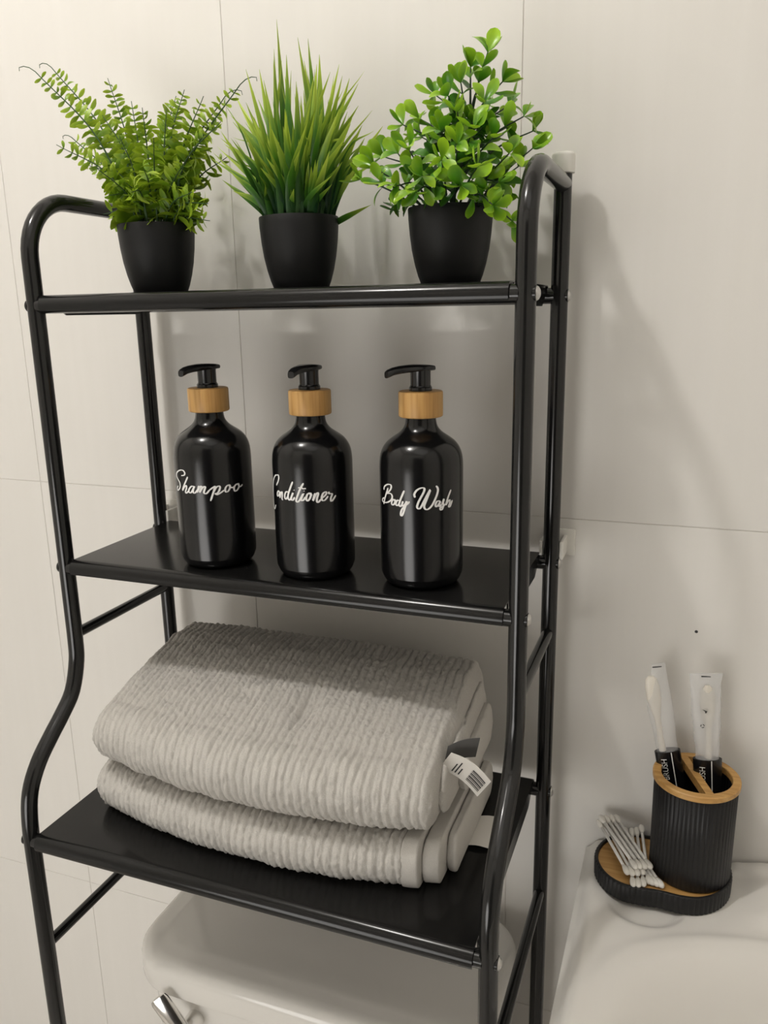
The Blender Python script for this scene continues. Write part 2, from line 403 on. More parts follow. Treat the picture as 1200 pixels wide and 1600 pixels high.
CONDITIONER=[[[-2.15,0.3373],[-2.135,0.3374],[-2.119,0.3375],[-2.104,0.3376],[-2.093,0.3376],[-2.084,0.3373],[-2.078,0.3369],[-2.074,0.3364],[-2.073,0.3358],[-2.076,0.3351],[-2.082,0.3343],[-2.092,0.3335],[-2.103,0.3327],[-2.118,0.3318],[-2.137,0.331],[-2.157,0.3302],[-2.174,0.3296],[-2.186,0.3292],[-2.195,0.3289],[-2.203,0.3287],[-2.212,0.3285]],[[-2.104,0.3244],[-2.121,0.3239],[-2.14,0.3235],[-2.158,0.323],[-2.172,0.3224],[-2.181,0.3217],[-2.187,0.3209],[-2.188,0.3201],[-2.185,0.3196],[-2.176,0.3194],[-2.162,0.3194],[-2.146,0.3196],[-2.132,0.3199],[-2.116,0.3203],[-2.1,0.321],[-2.085,0.3217],[-2.077,0.3223],[-2.077,0.3228],[-2.083,0.3233],[-2.09,0.3238],[-2.097,0.3243]],[[-2.036,0.3239],[-2.046,0.3223],[-2.058,0.3206],[-2.068,0.3192],[-2.07,0.3186],[-2.061,0.3191],[-2.046,0.3203],[-2.028,0.3218],[-2.013,0.3228],[-1.999,0.3234],[-1.986,0.3238],[-1.975,0.3239],[-1.967,0.3239],[-1.964,0.3235],[-1.965,0.3228],[-1.968,0.3219],[-1.97,0.3211],[-1.974,0.3203],[-1.979,0.3195],[-1.983,0.3186],[-1.983,0.318],[-1.978,0.3177],[-1.969,0.3175],[-1.958,0.3174],[-1.949,0.3173]],[[-1.758,0.3246],[-1.774,0.3247],[-1.791,0.3248],[-1.807,0.3249],[-1.823,0.3247],[-1.838,0.3243],[-1.852,0.3236],[-1.865,0.3229],[-1.875,0.3221],[-1.88,0.3213],[-1.881,0.3204],[-1.88,0.3196],[-1.875,0.319],[-1.867,0.3187],[-1.856,0.3185],[-1.843,0.3185],[-1.828,0.3188],[-1.813,0.3194],[-1.796,0.3202],[-1.779,0.3211],[-1.763,0.322]],[[-1.623,0.3337],[-1.641,0.3323],[-1.661,0.331],[-1.68,0.3296],[-1.698,0.3283],[-1.717,0.3268],[-1.737,0.3254],[-1.754,0.3239],[-1.767,0.3227],[-1.774,0.3216],[-1.776,0.3207],[-1.776,0.3199],[-1.772,0.3193],[-1.767,0.3188],[-1.758,0.3184],[-1.747,0.3181],[-1.736,0.3181],[-1.725,0.3183],[-1.714,0.3186],[-1.702,0.3192],[-1.689,0.3199],[-1.671,0.321],[-1.651,0.3225],[-1.634,0.3238],[-1.626,0.3245],[-1.632,0.3241],[-1.647,0.3231],[-1.664,0.3219],[-1.676,0.321],[-1.681,0.3202],[-1.684,0.3196],[-1.683,0.319],[-1.68,0.3186],[-1.672,0.3183],[-1.661,0.3182],[-1.648,0.3182],[-1.635,0.3184],[-1.623,0.3188],[-1.61,0.3195],[-1.597,0.3202],[-1.584,0.3209]],[[-1.596,0.3271],[-1.592,0.3265]],[[-1.349,0.3329],[-1.37,0.3317],[-1.392,0.3306],[-1.413,0.3294],[-1.434,0.3281],[-1.455,0.3267],[-1.476,0.325],[-1.496,0.3234],[-1.513,0.322],[-1.527,0.3208],[-1.538,0.3198],[-1.546,0.319],[-1.55,0.3183],[-1.548,0.3177],[-1.541,0.3173],[-1.531,0.317],[-1.52,0.317],[-1.506,0.3172],[-1.489,0.3176],[-1.471,0.3182],[-1.456,0.3187],[-1.446,0.3192],[-1.438,0.3197],[-1.43,0.3202],[-1.42,0.3208],[-1.404,0.3217],[-1.384,0.3229],[-1.368,0.3238],[-1.36,0.3242],[-1.367,0.3237],[-1.382,0.3227],[-1.4,0.3215],[-1.412,0.3205],[-1.418,0.3198],[-1.42,0.3192],[-1.419,0.3188],[-1.415,0.3185],[-1.407,0.3183],[-1.395,0.3184],[-1.381,0.3185],[-1.367,0.3188],[-1.353,0.3193],[-1.339,0.32],[-1.324,0.3207],[-1.31,0.3214]],[[-1.489,0.3289],[-1.469,0.3289],[-1.45,0.329],[-1.431,0.3291],[-1.413,0.329],[-1.397,0.3289],[-1.383,0.3286],[-1.37,0.3283],[-1.355,0.3282],[-1.34,0.3282],[-1.324,0.3283],[-1.309,0.3284],[-1.293,0.3285]],[[-1.344,0.3266],[-1.341,0.3261]],[[-1.203,0.3248],[-1.219,0.3246],[-1.236,0.3243],[-1.251,0.324],[-1.265,0.3235],[-1.277,0.3228],[-1.287,0.3219],[-1.294,0.321],[-1.298,0.3202],[-1.296,0.3195],[-1.29,0.3189],[-1.281,0.3184],[-1.271,0.3182],[-1.261,0.3182],[-1.248,0.3185],[-1.235,0.319],[-1.222,0.3195],[-1.21,0.3202],[-1.197,0.3211],[-1.187,0.3221],[-1.18,0.3228],[-1.18,0.3235],[-1.184,0.3241],[-1.189,0.3245],[-1.191,0.3247],[-1.192,0.3245],[-1.192,0.3241],[-1.19,0.3235],[-1.186,0.3232],[-1.178,0.323],[-1.169,0.323],[-1.158,0.323],[-1.148,0.3229]],[[-1.084,0.3244],[-1.091,0.3236],[-1.098,0.3229],[-1.105,0.3222],[-1.112,0.3214],[-1.121,0.3204],[-1.131,0.3193],[-1.138,0.3184],[-1.139,0.3181],[-1.129,0.3188],[-1.113,0.3201],[-1.094,0.3216],[-1.077,0.3227],[-1.061,0.3234],[-1.046,0.324],[-1.032,0.3244],[-1.021,0.3246],[-1.014,0.3245],[-1.01,0.3242],[-1.008,0.3238],[-1.009,0.3232],[-1.015,0.3225],[-1.025,0.3217],[-1.035,0.3208],[-1.042,0.32],[-1.045,0.3192],[-1.047,0.3185],[-1.047,0.3179],[-1.045,0.3174],[-1.039,0.317],[-1.032,0.3168],[-1.022,0.3166],[-1.011,0.3167],[-0.997,0.3171],[-0.981,0.3177],[-0.964,0.3184],[-0.947,0.3191]],[[-0.937,0.3197],[-0.916,0.3201],[-0.895,0.3206],[-0.874,0.321],[-0.857,0.3215],[-0.841,0.322],[-0.826,0.3226],[-0.815,0.3232],[-0.808,0.3237],[-0.809,0.3241],[-0.814,0.3245],[-0.823,0.3248],[-0.833,0.3249],[-0.846,0.3248],[-0.863,0.3245],[-0.879,0.3241],[-0.894,0.3236],[-0.906,0.3229],[-0.917,0.322],[-0.926,0.3212],[-0.93,0.3204],[-0.93,0.3196],[-0.926,0.3189],[-0.919,0.3183],[-0.91,0.3179],[-0.898,0.3177],[-0.884,0.3177],[-0.868,0.3178],[-0.85,0.3181],[-0.831,0.3187],[-0.81,0.3194],[-0.788,0.3203],[-0.767,0.3211]],[[-0.742,0.3247],[-0.744,0.3243],[-0.746,0.3239],[-0.747,0.3235],[-0.744,0.3232],[-0.734,0.323],[-0.72,0.323],[-0.705,0.3229],[-0.692,0.3229],[-0.681,0.3227],[-0.671,0.3227],[-0.663,0.3225],[-0.661,0.3222],[-0.666,0.3216],[-0.676,0.321],[-0.688,0.3202],[-0.696,0.3195],[-0.7,0.3188],[-0.702,0.318],[-0.702,0.3173],[-0.699,0.3168],[-0.692,0.3166],[-0.683,0.3165],[-0.671,0.3166],[-0.656,0.317],[-0.636,0.3177],[-0.613,0.3187],[-0.587,0.3198],[-0.562,0.3209]],[[-2.15,0.3373],[-2.1738,0.3371],[-2.1969,0.3371],[-2.2215,0.3368],[-2.25,0.3363],[-2.2849,0.3354],[-2.3244,0.3343],[-2.3641,0.3329],[-2.4,0.3313],[-2.432,0.3293],[-2.4619,0.3271],[-2.4884,0.3246],[-2.51,0.3223],[-2.5268,0.32],[-2.5394,0.3175],[-2.5473,0.3153],[-2.55,0.3133],[-2.5468,0.3117],[-2.5381,0.3103],[-2.5254,0.3092],[-2.51,0.3083],[-2.4915,0.3075],[-2.4694,0.307],[-2.4451,0.3067],[-2.42,0.3068],[-2.3939,0.3074],[-2.3663,0.3085],[-2.338,0.3097],[-2.31,0.3108]]]
BODYWASH=[[[-2.125,0.3311],[-2.141,0.33],[-2.158,0.3289],[-2.175,0.3278],[-2.192,0.3267],[-2.208,0.3257],[-2.225,0.3246],[-2.242,0.3235],[-2.259,0.3224],[-2.277,0.321],[-2.295,0.3196],[-2.314,0.3182],[-2.334,0.3167]],[[-2.311,0.3286],[-2.305,0.3293],[-2.3,0.33],[-2.292,0.3307],[-2.276,0.3314],[-2.248,0.3321],[-2.215,0.3328],[-2.179,0.3334],[-2.147,0.3338],[-2.114,0.3341],[-2.081,0.3342],[-2.052,0.3342],[-2.032,0.334],[-2.02,0.3336],[-2.015,0.333],[-2.015,0.3323],[-2.02,0.3316],[-2.031,0.3308],[-2.048,0.33],[-2.069,0.3292],[-2.091,0.3285],[-2.122,0.3278],[-2.16,0.3272],[-2.192,0.3266],[-2.202,0.3263],[-2.177,0.3264],[-2.13,0.3267],[-2.081,0.327],[-2.045,0.327],[-2.022,0.3267],[-2.004,0.3262],[-1.992,0.3256],[-1.986,0.3249],[-1.987,0.3242],[-1.995,0.3234],[-2.009,0.3226],[-2.027,0.3218],[-2.053,0.3211],[-2.086,0.3204],[-2.123,0.3197],[-2.16,0.3192],[-2.197,0.3188],[-2.238,0.3185],[-2.279,0.3183],[-2.315,0.3182],[-2.345,0.3182],[-2.371,0.3184],[-2.39,0.3187],[-2.401,0.3191],[-2.403,0.3195],[-2.397,0.3201],[-2.383,0.3206],[-2.364,0.3211],[-2.339,0.3215],[-2.308,0.3218],[-2.277,0.3221],[-2.248,0.3223]],[[-1.945,0.323],[-1.96,0.3225],[-1.976,0.322],[-1.991,0.3215],[-2.001,0.321],[-2.007,0.3203],[-2.009,0.3196],[-2.008,0.3189],[-2.003,0.3185],[-1.994,0.3182],[-1.981,0.3181],[-1.966,0.3182],[-1.952,0.3184],[-1.938,0.3188],[-1.923,0.3195],[-1.91,0.3202],[-1.903,0.3208],[-1.902,0.3214],[-1.908,0.3219],[-1.914,0.3224],[-1.916,0.3227],[-1.912,0.3226],[-1.906,0.3224],[-1.898,0.322],[-1.89,0.3218],[-1.882,0.3218],[-1.873,0.3219],[-1.864,0.322],[-1.856,0.3221]],[[-1.774,0.3224],[-1.79,0.3225],[-1.807,0.3226],[-1.823,0.3226],[-1.837,0.3224],[-1.851,0.3219],[-1.864,0.3213],[-1.874,0.3205],[-1.88,0.3199],[-1.88,0.3194],[-1.875,0.3188],[-1.867,0.3184],[-1.858,0.3182],[-1.845,0.3182],[-1.83,0.3185],[-1.815,0.3188],[-1.801,0.3193],[-1.791,0.3199],[-1.783,0.3206],[-1.776,0.3213],[-1.768,0.322]],[[-1.651,0.3309],[-1.667,0.3298],[-1.683,0.3287],[-1.698,0.3275],[-1.713,0.3264],[-1.728,0.3253],[-1.743,0.3241],[-1.757,0.323],[-1.768,0.322],[-1.777,0.3211],[-1.785,0.3203],[-1.79,0.3196],[-1.791,0.319],[-1.787,0.3185],[-1.779,0.3181],[-1.77,0.3179],[-1.759,0.3178],[-1.748,0.318],[-1.736,0.3185],[-1.723,0.319],[-1.71,0.3194]],[[-1.685,0.3223],[-1.692,0.3216],[-1.701,0.3209],[-1.707,0.3202],[-1.71,0.3196],[-1.708,0.3192],[-1.703,0.3188],[-1.695,0.3185],[-1.686,0.3184],[-1.675,0.3186],[-1.662,0.3189],[-1.648,0.3194],[-1.636,0.3199],[-1.621,0.3206],[-1.606,0.3216],[-1.594,0.3224],[-1.589,0.3226],[-1.595,0.3219],[-1.607,0.3206],[-1.622,0.3191],[-1.636,0.3176],[-1.649,0.3162],[-1.663,0.3147],[-1.677,0.3134],[-1.689,0.3123],[-1.7,0.3114],[-1.71,0.3109],[-1.719,0.3105],[-1.727,0.3103],[-1.735,0.3104],[-1.744,0.3106],[-1.75,0.3111],[-1.751,0.3117],[-1.748,0.3125],[-1.741,0.3135],[-1.731,0.3145],[-1.718,0.3154],[-1.704,0.3161],[-1.688,0.3168],[-1.669,0.3174],[-1.646,0.3182],[-1.619,0.3192],[-1.588,0.3202],[-1.556,0.3212],[-1.524,0.3223]],[[-1.397,0.3258],[-1.403,0.3264],[-1.41,0.327],[-1.415,0.3276],[-1.415,0.3283],[-1.408,0.329],[-1.398,0.3298],[-1.384,0.3305],[-1.368,0.3312],[-1.35,0.3318],[-1.329,0.3323],[-1.307,0.3328],[-1.286,0.3331],[-1.266,0.3334],[-1.247,0.3335],[-1.229,0.3336],[-1.214,0.3336],[-1.201,0.3334],[-1.191,0.3332],[-1.184,0.3329],[-1.182,0.3325],[-1.184,0.3318],[-1.19,0.331],[-1.201,0.3301],[-1.215,0.329],[-1.235,0.3277],[-1.26,0.3262],[-1.285,0.3246],[-1.307,0.3232],[-1.323,0.322],[-1.337,0.3207],[-1.348,0.3196],[-1.353,0.3187],[-1.352,0.318],[-1.346,0.3175],[-1.337,0.3171],[-1.326,0.3169],[-1.315,0.3168],[-1.303,0.3169],[-1.289,0.3171],[-1.272,0.3178],[-1.252,0.3189],[-1.23,0.3204],[-1.206,0.3221],[-1.18,0.3238],[-1.145,0.3261],[-1.105,0.3287],[-1.069,0.3309],[-1.05,0.332],[-1.055,0.3313],[-1.075,0.3294],[-1.102,0.3271],[-1.125,0.3251],[-1.144,0.3235],[-1.163,0.3219],[-1.179,0.3205],[-1.19,0.3194],[-1.192,0.3184],[-1.189,0.3177],[-1.181,0.3172],[-1.172,0.3168],[-1.16,0.3164],[-1.145,0.3162],[-1.127,0.3161],[-1.108,0.3163],[-1.087,0.3167],[-1.063,0.3173],[-1.039,0.3181],[-1.015,0.3191],[-0.99,0.3204],[-0.964,0.322],[-0.94,0.3237],[-0.919,0.3253],[-0.902,0.3266],[-0.888,0.3279],[-0.877,0.3292],[-0.87,0.3302],[-0.868,0.3311],[-0.869,0.3319],[-0.874,0.3326],[-0.88,0.3331],[-0.887,0.3336],[-0.897,0.334],[-0.908,0.3343],[-0.918,0.3346]],[[-0.817,0.3222],[-0.834,0.3223],[-0.852,0.3224],[-0.869,0.3224],[-0.884,0.3223],[-0.899,0.3218],[-0.912,0.3212],[-0.923,0.3205],[-0.929,0.3198],[-0.93,0.3193],[-0.926,0.3187],[-0.919,0.3182],[-0.91,0.318],[-0.9,0.318],[-0.888,0.3182],[-0.874,0.3185],[-0.861,0.319],[-0.846,0.3197],[-0.829,0.3207],[-0.814,0.3216],[-0.807,0.322],[-0.809,0.3217],[-0.819,0.3209],[-0.831,0.32],[-0.837,0.3192],[-0.837,0.3187],[-0.834,0.3182],[-0.828,0.3179],[-0.821,0.3177],[-0.812,0.3179],[-0.8,0.3183],[-0.788,0.3188],[-0.776,0.3193]],[[-0.77,0.3193],[-0.758,0.3199],[-0.747,0.3205],[-0.736,0.3211],[-0.727,0.3217],[-0.722,0.3222],[-0.718,0.3228],[-0.716,0.3232],[-0.717,0.3234],[-0.72,0.3231],[-0.727,0.3225],[-0.734,0.3218],[-0.738,0.3211],[-0.737,0.3204],[-0.732,0.3196],[-0.728,0.3189],[-0.727,0.3181],[-0.732,0.3174],[-0.74,0.3167],[-0.75,0.316],[-0.759,0.3155],[-0.769,0.3152],[-0.779,0.315],[-0.789,0.315],[-0.797,0.3151],[-0.804,0.3153],[-0.81,0.3157],[-0.813,0.3162],[-0.811,0.3165],[-0.801,0.3168],[-0.785,0.317],[-0.767,0.3172],[-0.749,0.3174],[-0.732,0.3178],[-0.714,0.3182],[-0.696,0.3186],[-0.677,0.319]],[[-0.511,0.33],[-0.532,0.3286],[-0.553,0.3273],[-0.573,0.326],[-0.593,0.3246],[-0.614,0.3229],[-0.637,0.321],[-0.654,0.3193],[-0.662,0.3183],[-0.654,0.3185],[-0.635,0.3194],[-0.612,0.3205],[-0.592,0.3212],[-0.578,0.3216],[-0.563,0.3218],[-0.552,0.3219],[-0.544,0.3217],[-0.541,0.3213],[-0.543,0.3206],[-0.547,0.3199],[-0.551,0.3192],[-0.559,0.3186],[-0.569,0.3179],[-0.578,0.3173],[-0.58,0.3169],[-0.575,0.3166],[-0.565,0.3163],[-0.551,0.3163],[-0.536,0.3166],[-0.52,0.3175],[-0.502,0.3187],[-0.483,0.32],[-0.464,0.3213]]]
FERN_TIPS = [[-0.2393, -0.12, 0.6797], [-0.2515, -0.085, 0.6931], [-0.1931, -0.08, 0.6788], [-0.2073, -0.14, 0.6136], [-0.2574, -0.06, 0.6375], [-0.162, -0.09, 0.6544], [-0.1293, -0.12, 0.6399], [-0.1251, -0.06, 0.6666], [-0.0804, -0.1, 0.6482], [-0.05, -0.09, 0.6562], [-0.0828, -0.06, 0.657], [-0.0751, -0.1, 0.62], [-0.047, -0.13, 0.6194], [-0.1, -0.165, 0.5819], [-0.0757, -0.075, 0.6035], [-0.1188, -0.05, 0.6012], [-0.1412, -0.05, 0.665], [-0.1593, -0.15, 0.5899], [-0.2301, -0.08, 0.6091], [-0.1118, -0.11, 0.6392], [-0.0628, -0.155, 0.5637], [-0.1181, -0.16, 0.5667], [-0.1567, -0.14, 0.569], [-0.0579, -0.14, 0.5562], [-0.0697, -0.12, 0.5451], [-0.0765, -0.14, 0.5911], [-0.106, -0.14, 0.6107], [-0.1562, -0.12, 0.621], [-0.187, -0.1, 0.6432], [-0.1206, -0.09, 0.6258]]
GRASS_TIPS = [[-0.0126, -0.09, 0.7011], [-0.015, -0.085, 0.6957], [0.001, -0.08, 0.6889], [0.0198, -0.1, 0.6803], [0.0157, -0.07, 0.6768], [-0.0381, -0.1, 0.6644], [-0.0417, -0.07, 0.6719], [-0.0165, -0.11, 0.6515], [0.0421, -0.09, 0.6616], [0.0466, -0.08, 0.6531], [0.0473, -0.12, 0.6483], [0.0625, -0.1, 0.6431], [-0.078, -0.1, 0.5993], [-0.0868, -0.08, 0.6073], [-0.0535, -0.12, 0.6146], [-0.0728, -0.07, 0.6383], [-0.0472, -0.1, 0.64], [-0.0723, -0.06, 0.656], [0.0675, -0.06, 0.6187], [0.0582, -0.07, 0.6003], [0.0549, -0.075, 0.618], [0.058, -0.09, 0.6293], [0.0625, -0.12, 0.6341], [0.0376, -0.13, 0.6434], [0.0308, -0.14, 0.6285], [0.0167, -0.14, 0.6208], [0.005, -0.145, 0.6141], [-0.014, -0.13, 0.6258], [0.0494, -0.14, 0.6199], [0.0604, -0.135, 0.6176], [0.0687, -0.13, 0.6111], [0.0402, -0.15, 0.6077], [0.058, -0.15, 0.586], [-0.0209, -0.14, 0.6105], [-0.0389, -0.13, 0.6067], [0.0671, -0.14, 0.5959], [-0.0111, -0.07, 0.6676], [-0.0097, -0.09, 0.6699], [0.0227, -0.06, 0.6539], [-0.0545, -0.06, 0.6593], [-0.0811, -0.07, 0.6154], [0.051, -0.06, 0.6111], [0.0268, -0.1, 0.6609], [0.0013, -0.07, 0.6736], [0.0489, -0.1, 0.6501], [0.0634, -0.08, 0.5543]]
BOX_TIPS = [[0.1646, -0.09, 0.6558], [0.1513, -0.09, 0.6472], [0.174, -0.08, 0.6368], [0.1465, -0.1, 0.6343], [0.1393, -0.11, 0.624], [0.1169, -0.07, 0.6357], [0.1064, -0.08, 0.6172], [0.0962, -0.09, 0.6115], [0.1749, -0.06, 0.6241], [0.191, -0.08, 0.6107], [0.2023, -0.1, 0.5837], [0.1963, -0.07, 0.6016], [0.115, -0.13, 0.5846], [0.0987, -0.11, 0.5868], [0.0794, -0.09, 0.5891], [0.0633, -0.1, 0.5718], [0.0824, -0.12, 0.5763], [0.0929, -0.13, 0.5635], [0.108, -0.14, 0.5589], [0.1315, -0.15, 0.5627], [0.1462, -0.15, 0.5724], [0.1553, -0.14, 0.5841], [0.1659, -0.135, 0.5947], [0.179, -0.13, 0.5881], [0.1909, -0.13, 0.5763], [0.1724, -0.15, 0.5662], [0.1842, -0.13, 0.5573], [0.1898, -0.09, 0.5735], [0.1606, -0.15, 0.5541], [0.1372, -0.12, 0.5978], [0.1496, -0.12, 0.6099], [0.1691, -0.12, 0.6145], [0.182, -0.14, 0.5409], [0.1942, -0.13, 0.5301], [0.1026, -0.06, 0.6067], [0.1438, -0.05, 0.5951], [0.1704, -0.05, 0.6099], [0.1105, -0.05, 0.57], [0.1248, -0.145, 0.5527], [0.1551, -0.05, 0.562]]
SWABS = [[0.308, -0.0887, -0.0427, 0.2941, -0.0155, -0.0343], [0.3124, -0.088, -0.0427, 0.3003, -0.0145, -0.0345], [0.3166, -0.0856, -0.0427, 0.3047, -0.0121, -0.0341], [0.3208, -0.0806, -0.0427, 0.3089, -0.0071, -0.0337], [0.3252, -0.0809, -0.0427, 0.2826, -0.0198, -0.034], [0.3291, -0.0813, -0.0427, 0.2881, -0.019, -0.0341], [0.333, -0.0817, -0.0427, 0.2928, -0.019, -0.0341], [0.3026, -0.0801, -0.0377, 0.2676, -0.014, -0.0325], [0.3071, -0.0803, -0.0377, 0.2734, -0.0135, -0.0328], [0.3115, -0.0788, -0.0377, 0.2786, -0.0116, -0.0329], [0.3158, -0.0755, -0.0377, 0.2825, -0.0084, -0.0328], [0.3094, -0.0762, -0.0327, 0.2692, -0.0131, -0.0277], [0.3132, -0.0748, -0.0327, 0.2738, -0.0112, -0.0277], [0.3176, -0.0733, -0.0327, 0.2786, -0.0095, -0.0277], [0.322, -0.0718, -0.0327, 0.2833, -0.0077, -0.0277]]

# ---------------------------------------------------------------- the room
XJ = [-0.99, -0.6994, -0.4086, -0.1178, 0.173, 0.4638, 0.7546, 1.0454]
ZJ = [-1.0, -0.8627, -0.2946, 0.2735, 0.8416, 1.4097, 1.60]
wall = struct('wall_back', box(-1.0, 1.05, 0.0008, 0.10, -1.0, 1.60), 'grout')
tile_meshes = {}
for i in range(len(XJ) - 1):
    for j in range(len(ZJ) - 1):
        w, h = XJ[i + 1] - XJ[i], ZJ[j + 1] - ZJ[j]
        key = round(h, 3)
        cx, cz = (XJ[i] + XJ[i + 1]) / 2, (ZJ[j] + ZJ[j + 1]) / 2
        if key not in tile_meshes:
            g = 0.0003
            o = obj('tile', box(-w / 2 + g, w / 2 - g, 0.0, 0.0065, -h / 2 + g, h / 2 - g, 0.0003, 1), 'tile', wall, 0)
            o.data.transform(Matrix.Translation((0, 0, 0)))
            base_v = base(wall)
            for v in o.data.vertices:
                v.co.z -= (0 - (base_v.z - Z0))
            tile_meshes[key] = o.data
        else:
            o = bpy.data.objects.new('tile', tile_meshes[key])
            COL.objects.link(o)
            o.parent = wall
        o.location = (cx, 0, cz)
mk = obj('drill_mark', lathe([(0.0016, -0.0003), (0.0013, 0.0003)], (0, 0, 0), 12), 'ink', wall)
for v in mk.data.vertices:
    v.co = (0.3457 + v.co.x, -0.0001 - v.co.z, 0.1743 + v.co.y)
struct('wall_left', box(-1.10, -1.0, -1.7, 0.1, -1.0, 1.60), 'plaster')
struct('wall_right', box(1.05, 1.15, -1.7, 0.1, -1.0, 1.60), 'plaster')
struct('wall_front', box(-1.10, 1.15, -1.8, -1.7, -1.0, 1.60), 'plaster')
struct('reflection_panel', box(0.02, 0.80, -1.698, -1.66, -1.0, 1.08), 'reflection_dark')  # unseen dark slab, added so the glossy bottles reflect a dark band
struct('floor', box(-1.10, 1.15, -1.8, 0.1, -1.1, -1.0), 'floor')
struct('ceiling', box(-1.10, 1.15, -1.8, 0.1, 1.60, 1.70), 'plaster')

# ---------------------------------------------------------------- the storage rack
YB, Y1, Y2 = -0.030, -0.1785, -0.262
ZT, ZM, ZL = 0.4773, 0.238, 0.0
PX, PR = 0.215, 0.0074
rack = thing('storage_rack', 'black metal three-tier over-toilet storage rack of bent tubes and sheet shelves', 'rack', (0, -0.146, -1.0))
ARCH = [(YB, 0.567), (-0.06, 0.567), (-0.09, 0.567)] + \
    [(-0.1285 - 0.05 * math.sin(a), 0.517 + 0.05 * math.cos(a)) for a in np.linspace(0, math.pi / 2, 12)] + \
    [(Y1, 0.45), (Y1, 0.33), (Y1, 0.20)]
BEND = catmull([(0, Y1, 0.20), (0, -0.1787, 0.165), (0, -0.1805, 0.143), (0, -0.1905, 0.116), (0, -0.2080, 0.0985), (0, -0.2240, 0.0855), (0, -0.2430, 0.068), (0, -0.2565, 0.046), (0, -0.2615, 0.018), (0, Y2, -0.02)], 4)
PATH = ARCH + [(p.y, p.z) for p in BEND[1:]] + [(Y2, -0.2), (Y2, -0.6), (Y2, -0.985)]
for s in (-1, 1):
    x = s * PX
    obj('front_post', tube([(x, y, z) for y, z in PATH], PR, 20), 'black', rack, 60)
    bp = obj('back_post', tube([(x, YB, -0.985), (x, YB, 0.3), (x, YB, 0.575)], PR, 20), 'black', rack, 60)
    c = obj('end_cap', lathe([(0.0078, 0.5745), (0.0094, 0.5750), (0.0096, 0.5885), (0.0090, 0.5903), (0.0075, 0.5910)], (x, YB, 0), 24), 'white_plastic', rack, 50)
    c['label'] = 'white plastic cap on the rear post'
    for yy in (YB, Y2):
        obj('foot_cap', lathe([(0.0095, -1.0), (0.0095, -0.978), (0.0082, -0.975)], (x, yy, 0), 20), 'black', rack, 50)
    for z, yf in ((0.170, -0.1787), (-0.1155, Y2), (-0.60, Y2)):
        obj('side_brace', tube([(x, YB - 0.004, z), (x, yf + 0.004, z)], 0.0052, 12), 'black', rack, 60)
    for z, yf in ((ZT, Y1), (ZM, Y1), (ZL, Y2)):
        for yy in (YB, yf):
            xo = x + s * PR
            prof = [(0.0050, -0.001), (0.0050, 0.0006), (0.0043, 0.0016), (0.0026, 0.0026), (0.0010, 0.0029)]
            V, F = lathe(prof, (0, 0, 0), 16)
            V = [(xo + s * h, yy + a, z + b) for a, b, h in V]
            if s > 0:
                pass
            b = obj('bolt', (V, F), 'zinc', rack, 50)
            V, F = lathe([(0.0056, -0.002), (0.0056, 0.0), (0.0050, 0.0004)], (0, 0, 0), 16)
            obj('washer', ([(xo + s * h, yy + a, z + bb) for a, bb, h in V], F), 'black', b, 50)

def make_shelf(z, yf):
    r, t = 0.0088, 0.0009
    xe = 0.2045
    outer, inner = [], []
    for a in np.linspace(-0.5, math.pi / 2 + 0.0, 12):          # wraps the front tube: under, in front, over
        ang = math.pi - a                                       # measured in the y-z plane
        outer.append((yf + r * math.cos(ang) * 1.0, z + r * math.sin(ang)))
        inner.append((yf + (r - t) * math.cos(ang), z + (r - t) * math.sin(ang)))
    for a in np.linspace(math.pi / 2, -0.5, 10):
        outer.append((YB + 0.0 + r * math.cos(a), z + r * math.sin(a)))
        inner.append((YB + 0.0 + (r - t) * math.cos(a), z + (r - t) * math.sin(a)))
    sheet = extrude_x(outer + inner[::-1], -xe, xe)
    flanges = []
    for s in (-1, 1):
        ya, yb_, zb = yf + 0.012, YB - 0.010, z - 0.0085
        pr = [(ya, z + r - 0.0006), (yb_, z + r - 0.0006), (yb_, z - 0.002), (yb_ - 0.012, zb), (ya + 0.012, zb), (ya, z - 0.002)]
        a, b = (s * xe, s * (xe - 0.0012))
        flanges.append(loft([[(min(a, b), y, zz) for y, zz in pr], [(max(a, b), y, zz) for y, zz in pr]]))
    sh = obj('shelf', join(sheet, *flanges), 'sheet', rack, 35)
    for yy in (yf, YB):
        obj('crossbar', tube([(-PX + 0.004, yy, z), (PX - 0.004, yy, z)], 0.0068, 16), 'black', sh, 60)
    return sh
make_shelf(ZT, Y1)
make_shelf(ZM, Y1)
make_shelf(ZL, Y2)
obj('lower_crossbar', tube([(-PX, YB, -0.85), (PX, YB, -0.85)], 0.0052, 12), 'black', rack, 60)

for x, lab in ((-PX, 'white plastic wall clip holding the left rear rack post above the middle shelf'), (PX, 'white plastic wall clip holding the right rear rack post above the middle shelf')):
    t = thing('wall_clip', lab, 'clip', (x, 0, 0.25), 'wall clips of the rack')
    obj('backplate', box(x - 0.011, x + 0.018, -0.0030, 0.0, 0.238, 0.264, 0.001), 'white_plastic', t)
    for s in (-1, 1):
        xx = x + s * (PR + 0.0019)
        obj('jaw', box(xx - 0.0016, xx + 0.0016, -0.031, -0.0032, 0.2415, 0.2585, 0.0008), 'white_plastic', t)

